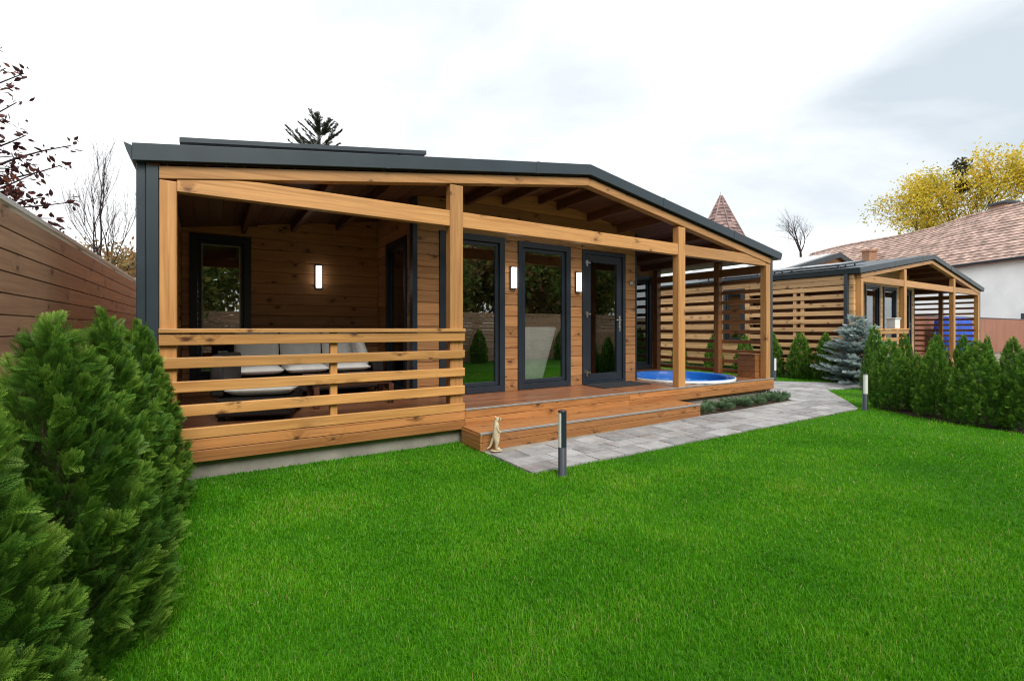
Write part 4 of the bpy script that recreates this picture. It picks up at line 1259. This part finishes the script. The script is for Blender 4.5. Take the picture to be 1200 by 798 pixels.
# ------------------------------------------------------------------ background trees
def cam_pt(px, py, D):
    r_ = (px - 600) / 555.0; u = (385 - py) / 555.0
    c, s_ = math.cos(YAW), math.sin(YAW)
    return Vector(((s_ + r_ * c) * D, (c - r_ * s_) * D, CAM_H + u * D))
def grow(mb, p, d, L, r, depth, rr, tips, spread=.55, up=.25, kids=(2, 3), shrink=.72, sides=6):
    pts = [p]; rad = [r]; q = p.copy(); dd = d.copy(); n = 4
    for i in range(n):
        dd = (dd + Vector((rr.gauss(0, .10), rr.gauss(0, .10), rr.gauss(0, .06) + up * .10))).normalized()
        q = q + dd * (L / n); pts.append(q.copy()); rad.append(r * (1 - .38 * (i + 1) / n))
    mb.tube(pts, rad, sides, False)
    if depth == 0:
        tips.append((q.copy(), dd.copy())); return
    if depth <= 2: tips.append((pts[2].copy(), dd.copy()))
    for k in range(rr.randint(*kids)):
        s_ = rr.choice([2, 3, 4, 4]); az = rr.uniform(0, PI2)
        a = dd.orthogonal().normalized(); b = dd.cross(a)
        nd = (dd + (a * math.cos(az) + b * math.sin(az)) * rr.uniform(spread * .6, spread * 1.3) + Vector((0, 0, up * .35))).normalized()
        grow(mb, pts[s_], nd, L * shrink * rr.uniform(.8, 1.15), rad[s_] * .68, depth - 1, rr, tips, spread, up, kids, shrink, max(4, sides - 1))
    grow(mb, pts[-1], dd, L * shrink, rad[-1] * .9, depth - 1, rr, tips, spread, up, kids, shrink, max(4, sides - 1))
LEAF = np.array([[(0, 0, 0), (.32, .24, .03), (.62, .20, .03), (1.0, 0, -.06)], [(0, 0, 0), (1.0, 0, -.06), (.62, -.20, .03), (.32, -.24, .03)]])
def leaves(name, tips, per, spread, size, mat, seed, trange=(.1, .9), grad=None):
    rs = np.random.RandomState(seed)
    P = []; D = []; Tn = []
    for (p, d) in tips:
        bt = rs.uniform(*trange)
        for k in range(per):
            P.append(np.array(p) + rs.normal(size=3) * spread); D.append(np.array(d) * .4 + rs.normal(size=3) * .8 + np.array((0, 0, -.2)))
            Tn.append(bt + rs.uniform(-.22, .22))
    P = np.array(P)
    V, F, TT = scatter(LEAF, P, frames(np.array(D), rs), size * rs.uniform(.6, 1.25, len(P)), np.array(Tn))
    return np_mesh(name, V, F, TT, mat)
def tree(name, label, cat, base, h0, r0, L, depth, seed, leafmat_=None, per=0, spread=.3, size=.15, bark='bark', d0=(0, 0, 1), grow_kw=None, trange=(.1, .9), group=None):
    rr = random.Random(seed); t = thing(name, label, cat, tuple(base), group)
    mb = MB(); tips = []
    b = Vector(base); top = b + Vector((0, 0, h0))
    mb.tube([b - Vector((0, 0, .1)), b + Vector((.03, 0, h0 * .5)), top], [r0 * 1.25, r0 * 1.05, r0], 9, False)
    grow(mb, top, Vector(d0).normalized(), L, r0, depth, rr, tips, **(grow_kw or {}))
    mb.build('trunk', M[bark], t)
    if leafmat_:
        me = leaves('crown', tips, per, spread, size, M[leafmat_], seed + 1, trange)
        o = link_mesh(me, 'crown', t); o.matrix_parent_inverse = world_of(t).inverted()
    return t, tips

# yellow tree with mistletoe behind the tiled roof
yb = cam_pt(1117, 385, 62.0); yb.z = 0
yt, ytips = tree('yellow_tree', 'tall yellow autumn tree with dark mistletoe balls above the tiled roof', 'tree', yb, 6.0, .40, 5.5, 5, 6, 'yellow', 24, .58, .34, 'bark', grow_kw=dict(spread=.72, up=.16, shrink=.73, kids=(2, 3)), trange=(.0, .62))
for (px, py, r_) in ((1127, 196, 1.05), (1128, 218, .85)):
    c = cam_pt(px, py, 61.0); rs = np.random.RandomState(int(px + py)); n = 420
    d = norm(rs.normal(size=(n, 3))); P = np.array(c) + d * r_ * rs.uniform(.2, 1, (n, 1))
    V, F, TT = scatter(LEAF, P, frames(d + rs.normal(size=(n, 3)) * .5, rs), rs.uniform(.25, .45, n), rs.uniform(0, 1, n))
    o = link_mesh(np_mesh('mistletoe', V, F, TT, M['mistletoe']), 'mistletoe', yt); o.matrix_parent_inverse = world_of(yt).inverted()

# bare tree behind the rear roofs
bb = cam_pt(938, 385, 46.0); bb.z = 0
tree('bare_tree', 'small leafless tree behind the roofs, right of the turret', 'tree', bb, 6.6, .16, 2.1, 5, 15, None, bark='darkbark', grow_kw=dict(spread=.75, up=.12, shrink=.70))
# bare trees beyond the left fence
for i, (px, D, h0, L, sd_, lb) in enumerate([(104, 15.5, 1.7, 1.85, 23, 'leafless many stemmed tree beyond the left fence, nearest the purple tree'), (142, 21.0, 2.0, 1.9, 29, 'leafless tree beyond the left fence, close beside the cabin downpipe')]):
    b = cam_pt(px, 385, D); b.z = 0
    tree('bare_tree', lb, 'tree', b, h0, .065, L, 5, sd_, None, bark='darkbark', grow_kw=dict(spread=.42, up=.75, shrink=.74, kids=(2, 3)), group='bare trees beyond the left fence')
# autumn bushes beyond the left fence
for i, (px, py, D, h, lb) in enumerate([(150, 285, 26.0, 5.2, 'rusty autumn bush beyond the left fence beside the cabin'), (122, 300, 22.0, 4.2, 'brownish autumn bush beyond the left fence below the bare tree')]):
    b = cam_pt(px, 385, D); b.z = 0
    tree('autumn_bush', lb, 'bush', b, .6, .09, h * .32, 4, 61 + i, 'autumn', 14, .32, .22, 'darkbark', grow_kw=dict(spread=.8, up=.35, shrink=.78, kids=(2, 3)), trange=(.2, .8))

# purple leaved tree: limbs reach in over the fence from the left
def purple():
    b = Vector((-3.1, 5.4, 0)); t = thing('purple_plum', 'purple leaved plum tree reaching over the left fence', 'tree', tuple(b))
    rr = random.Random(9); mb = MB()
    mb.tube([b - Vector((0, 0, .1)), b + Vector((.05, .02, .8)), b + Vector((.02, .1, 1.6))], [.11, .09, .075], 9, False)
    fork = b + Vector((.02, .1, 1.6)); tw = []
    ends = [(84, 168, 4.6), (80, 238, 4.4), (70, 196, 4.9), (28, 88, 4.6), (20, 120, 4.3), (34, 160, 4.4), (42, 205, 4.3), (60, 255, 4.5), (12, 100, 4.8), (-10, 60, 4.6), (-40, 90, 4.5), (-30, 150, 4.4), (-60, 200, 4.4), (5, 215, 4.2), (18, 180, 4.6), (22, 240, 4.2), (-20, 20, 4.8), (50, 230, 4.7), (66, 268, 4.7), (8, 262, 4.3), (30, 265, 4.6), (-90, 60, 5), (-120, 150, 4.6), (2, 140, 4.5), (4, 80, 4.9)]
    for (px, py, D) in ends:
        e_ = cam_pt(px, py, D)
        mid = fork.lerp(e_, .5) + Vector((rr.uniform(-.15, .1), rr.uniform(-.2, .2), rr.uniform(-.05, .25)))
        pts = []
        for i in range(13):
            s_ = i / 12; pts.append(fork * (1 - s_) ** 2 + mid * 2 * s_ * (1 - s_) + e_ * s_ * s_ + Vector((rr.gauss(0, .012), rr.gauss(0, .012), rr.gauss(0, .012))))
        mb.tube(pts, [.028 * (1 - i / 12.6) + .003 for i in range(13)], 5, False)
        for i in range(5, 13):
            tw.append((pts[i], (pts[i] - pts[i - 1]).normalized()))
        for j in range(4):
            i = rr.randint(5, 10); d = ((pts[i + 1] - pts[i]).normalized() + Vector((rr.gauss(0, .55), rr.gauss(0, .55), rr.gauss(0, .45)))).normalized(); q = pts[i]
            tp = [q + d * .055 * k + Vector((0, 0, .004 * k * k)) for k in range(6)]
            mb.tube(tp, [.007, .006, .005, .004, .003, .002], 4, False)
            for k in range(1, 6): tw.append((tp[k], d))
    mb.build('trunk', M['darkbark'], t)
    me = leaves('crown', tw, 9, .034, .066, M['purple'], 77, (.05, .8))
    o = link_mesh(me, 'crown', t); o.matrix_parent_inverse = world_of(t).inverted()
purple()

# sparse conifer top above the near cabin
cb = cam_pt(375, 385, 21.0); cb.z = 0
t = thing('conifer', 'thin sparse conifer top showing over the near cabin roof', 'tree', cb)
c_, k_ = spruce_mesh('crown', 44, 2.8, 1.7, M['pine'], 17, 5, .21, frond(7, 1, .36, .045, 45), -.45, .7)
link_mesh(c_, 'crown', t, (0, 0, 7.95)); link_mesh(k_, 'limbs', t, (0, 0, 7.95))
o = trunk_mesh('trunk', 7.97, .16, M['darkbark']); o.parent = t

# trees behind the camera, mirrored in the window panes
names = ['in the shaded terrace pane', 'left in the first tall window', 'in the middle of the first tall window', 'left in the middle window', 'in the middle window behind the armchair', 'right in the middle window', 'left in the door pane', 'in the door pane by the handle', 'beside the door handle edge']
for i in range(9):
    tree('broadleaf_tree', ('rusty' if i in (2, 5) else 'green') + ' tree beyond the front fence, mirrored ' + names[i], 'tree', Vector((-3 + 2.7 * i, -6.6 - .7 * (i % 3), 0)), .05, .2, 1.65 + .2 * (i % 2), 4, 80 + i, 'autumn' if i in (2, 5) else 'broad', 50, .40, .26, 'bark', grow_kw=dict(spread=.95, up=.16, shrink=.80, kids=(2, 4)))
for i, x in enumerate((3.2, 7.4, 8.6, 12.6)):
    conifer('thuja', ('thuja before the front fence mirrored at the first tall window', 'thuja before the front fence mirrored in the middle window', 'thuja before the front fence mirrored left in the door pane', 'thuja before the front fence mirrored right in the door pane')[i], 'thuja', 'thujas before the front fence', (farA, farB)[i % 2], ftr, (x, -3.7, 0), i * 1.1, (1, 1, 1.15))

# ------------------------------------------------------------------ grass
def grass():
    rs = np.random.RandomState(5)
    def sample(n, d0, d1):
        an = rs.uniform(-1.08, 1.08, n); d = np.sqrt(rs.uniform(d0 * d0, d1 * d1, n))
        return d * np.sin(YAW + an), d * np.cos(YAW + an), d
    X = []; Y = []; D = []
    for d0, d1, n in ((.7, 2.0, 110000), (2.0, 3.2, 150000), (3.2, 4.8, 160000), (4.8, 7.5, 160000), (7.5, 11.0, 110000), (11, 17, 60000)):
        x, y, d = sample(n, d0, d1); X.append(x); Y.append(y); D.append(d)
    X, Y, D = np.concatenate(X), np.concatenate(Y), np.concatenate(D)
    keep = ~inside(X + rs.normal(0, .026, len(X)), Y + rs.normal(0, .026, len(X)), PATH)
    keep &= ~inside(X + rs.normal(0, .05, len(X)), Y + rs.normal(0, .05, len(X)), BEDR)
    keep &= ~((X < -.30 + rs.normal(0, .06, len(X))) & (Y < 4.6))
    keep &= ~((X > -.46) & (X < 9.2) & (Y > 5.035))
    keep &= ~((X > 2.43) & (X < 6.2) & (Y > 4.49))
    keep &= ~((X > 6.1) & (X < 9.32) & (Y > 4.45))
    keep &= ~((X > 13.75) & (X < 23.6) & (Y > 5.35))
    keep &= (X > -1.08) & (Y < 14)
    X, Y, D = X[keep], Y[keep], D[keep]
    n = len(X)
    def field(s_, k):
        r2 = np.random.RandomState(k); f = 0
        for i in range(7):
            a = r2.rand() * PI2; q = s_ * r2.uniform(.6, 1.9)
            f = f + np.sin((X * math.cos(a) + Y * math.sin(a)) * q + r2.rand() * 9)
        return f / 7 * 1.6
    big, med, sm = field(1.1, 1), field(4.5, 2), field(14, 3)
    sc = np.clip((D / 2.4), .8, 6) ** .62
    wd = .00185 * sc * rs.uniform(.7, 1.3, n)
    L = (.022 + .007 * rs.rand(n) + .006 * med + .004 * sm) * rs.uniform(.65, 1.35, n)
    L = np.where(rs.rand(n) < .012, L * 1.7, L)
    az = rs.rand(n) * PI2
    lean = np.abs(rs.normal(.45, .32, n)) + .05
    dx, dy = np.cos(az), np.sin(az); px, py = -dy, dx
    base = np.stack([X, Y, np.full(n, .001)], 1)
    hz = np.stack([dx, dy, np.zeros(n)], 1); sd_ = np.stack([px, py, np.zeros(n)], 1); upv = np.array((0, 0, 1.0))
    mid = base + hz * (L * .25 * lean)[:, None] + upv * (L * .55)[:, None]
    tip = base + hz * (L * .95 * lean)[:, None] + upv * (L * (1.0 - .25 * lean))[:, None]
    V = np.empty((n, 5, 3))
    V[:, 0] = base - sd_ * wd[:, None]; V[:, 1] = base + sd_ * wd[:, None]
    V[:, 2] = mid + sd_ * (wd * .8)[:, None]; V[:, 3] = mid - sd_ * (wd * .8)[:, None]; V[:, 4] = tip
    i0 = np.arange(n)[:, None] * 5
    F = np.concatenate([i0 + np.array([[0, 1, 2]]), i0 + np.array([[0, 2, 3]]), i0 + np.array([[3, 2, 4]])], 0)
    tt = .40 + .16 * big + .14 * med + .08 * sm + rs.normal(0, .13, n)
    straw = rs.rand(n) < (.012 + .05 * np.clip(med, 0, 1) + .05 * np.clip(big - .3, 0, 1))
    tt = np.where(straw, rs.uniform(.88, 1.0, n), np.clip(tt, 0, .86))
    Tn = np.repeat(tt[:, None], 5, 1); Tn[:, 4] += .06
    me = np_mesh('grass', V.reshape(-1, 3), F, Tn.ravel(), M['grassleaf'])
    o = link_mesh(me, 'grass'); o['kind'] = 'stuff'; o['label'] = 'short bright green lawn grass'; o['category'] = 'grass'
grass()

# a few fallen leaves
for i, (x, y, rz, sz, lb) in enumerate([(.24, 1.73, .4, .05, 'orange fallen leaf on the lawn nearest the cropped thuja'), (.30, 1.79, 2.0, .032, 'small brown fallen leaf on the lawn just beyond the orange one'), (.87, 2.28, 1.1, .03, 'small reddish fallen leaf alone on the open lawn')]):
    V, F, TT = scatter(LEAF, np.array([(0.0, 0, 0)]), frames(np.array([(math.cos(rz), math.sin(rz), .15)]), RS, np.array([(0.1, 0.1, 1.0)])), np.array([sz]), np.array([.7 - .25 * i]))
    me = np_mesh('fallen_leaf', V, F, TT, M['fallen'])
    tag(link_mesh(me, 'fallen_leaf', None, (x, y, .036)), lb, 'leaf')
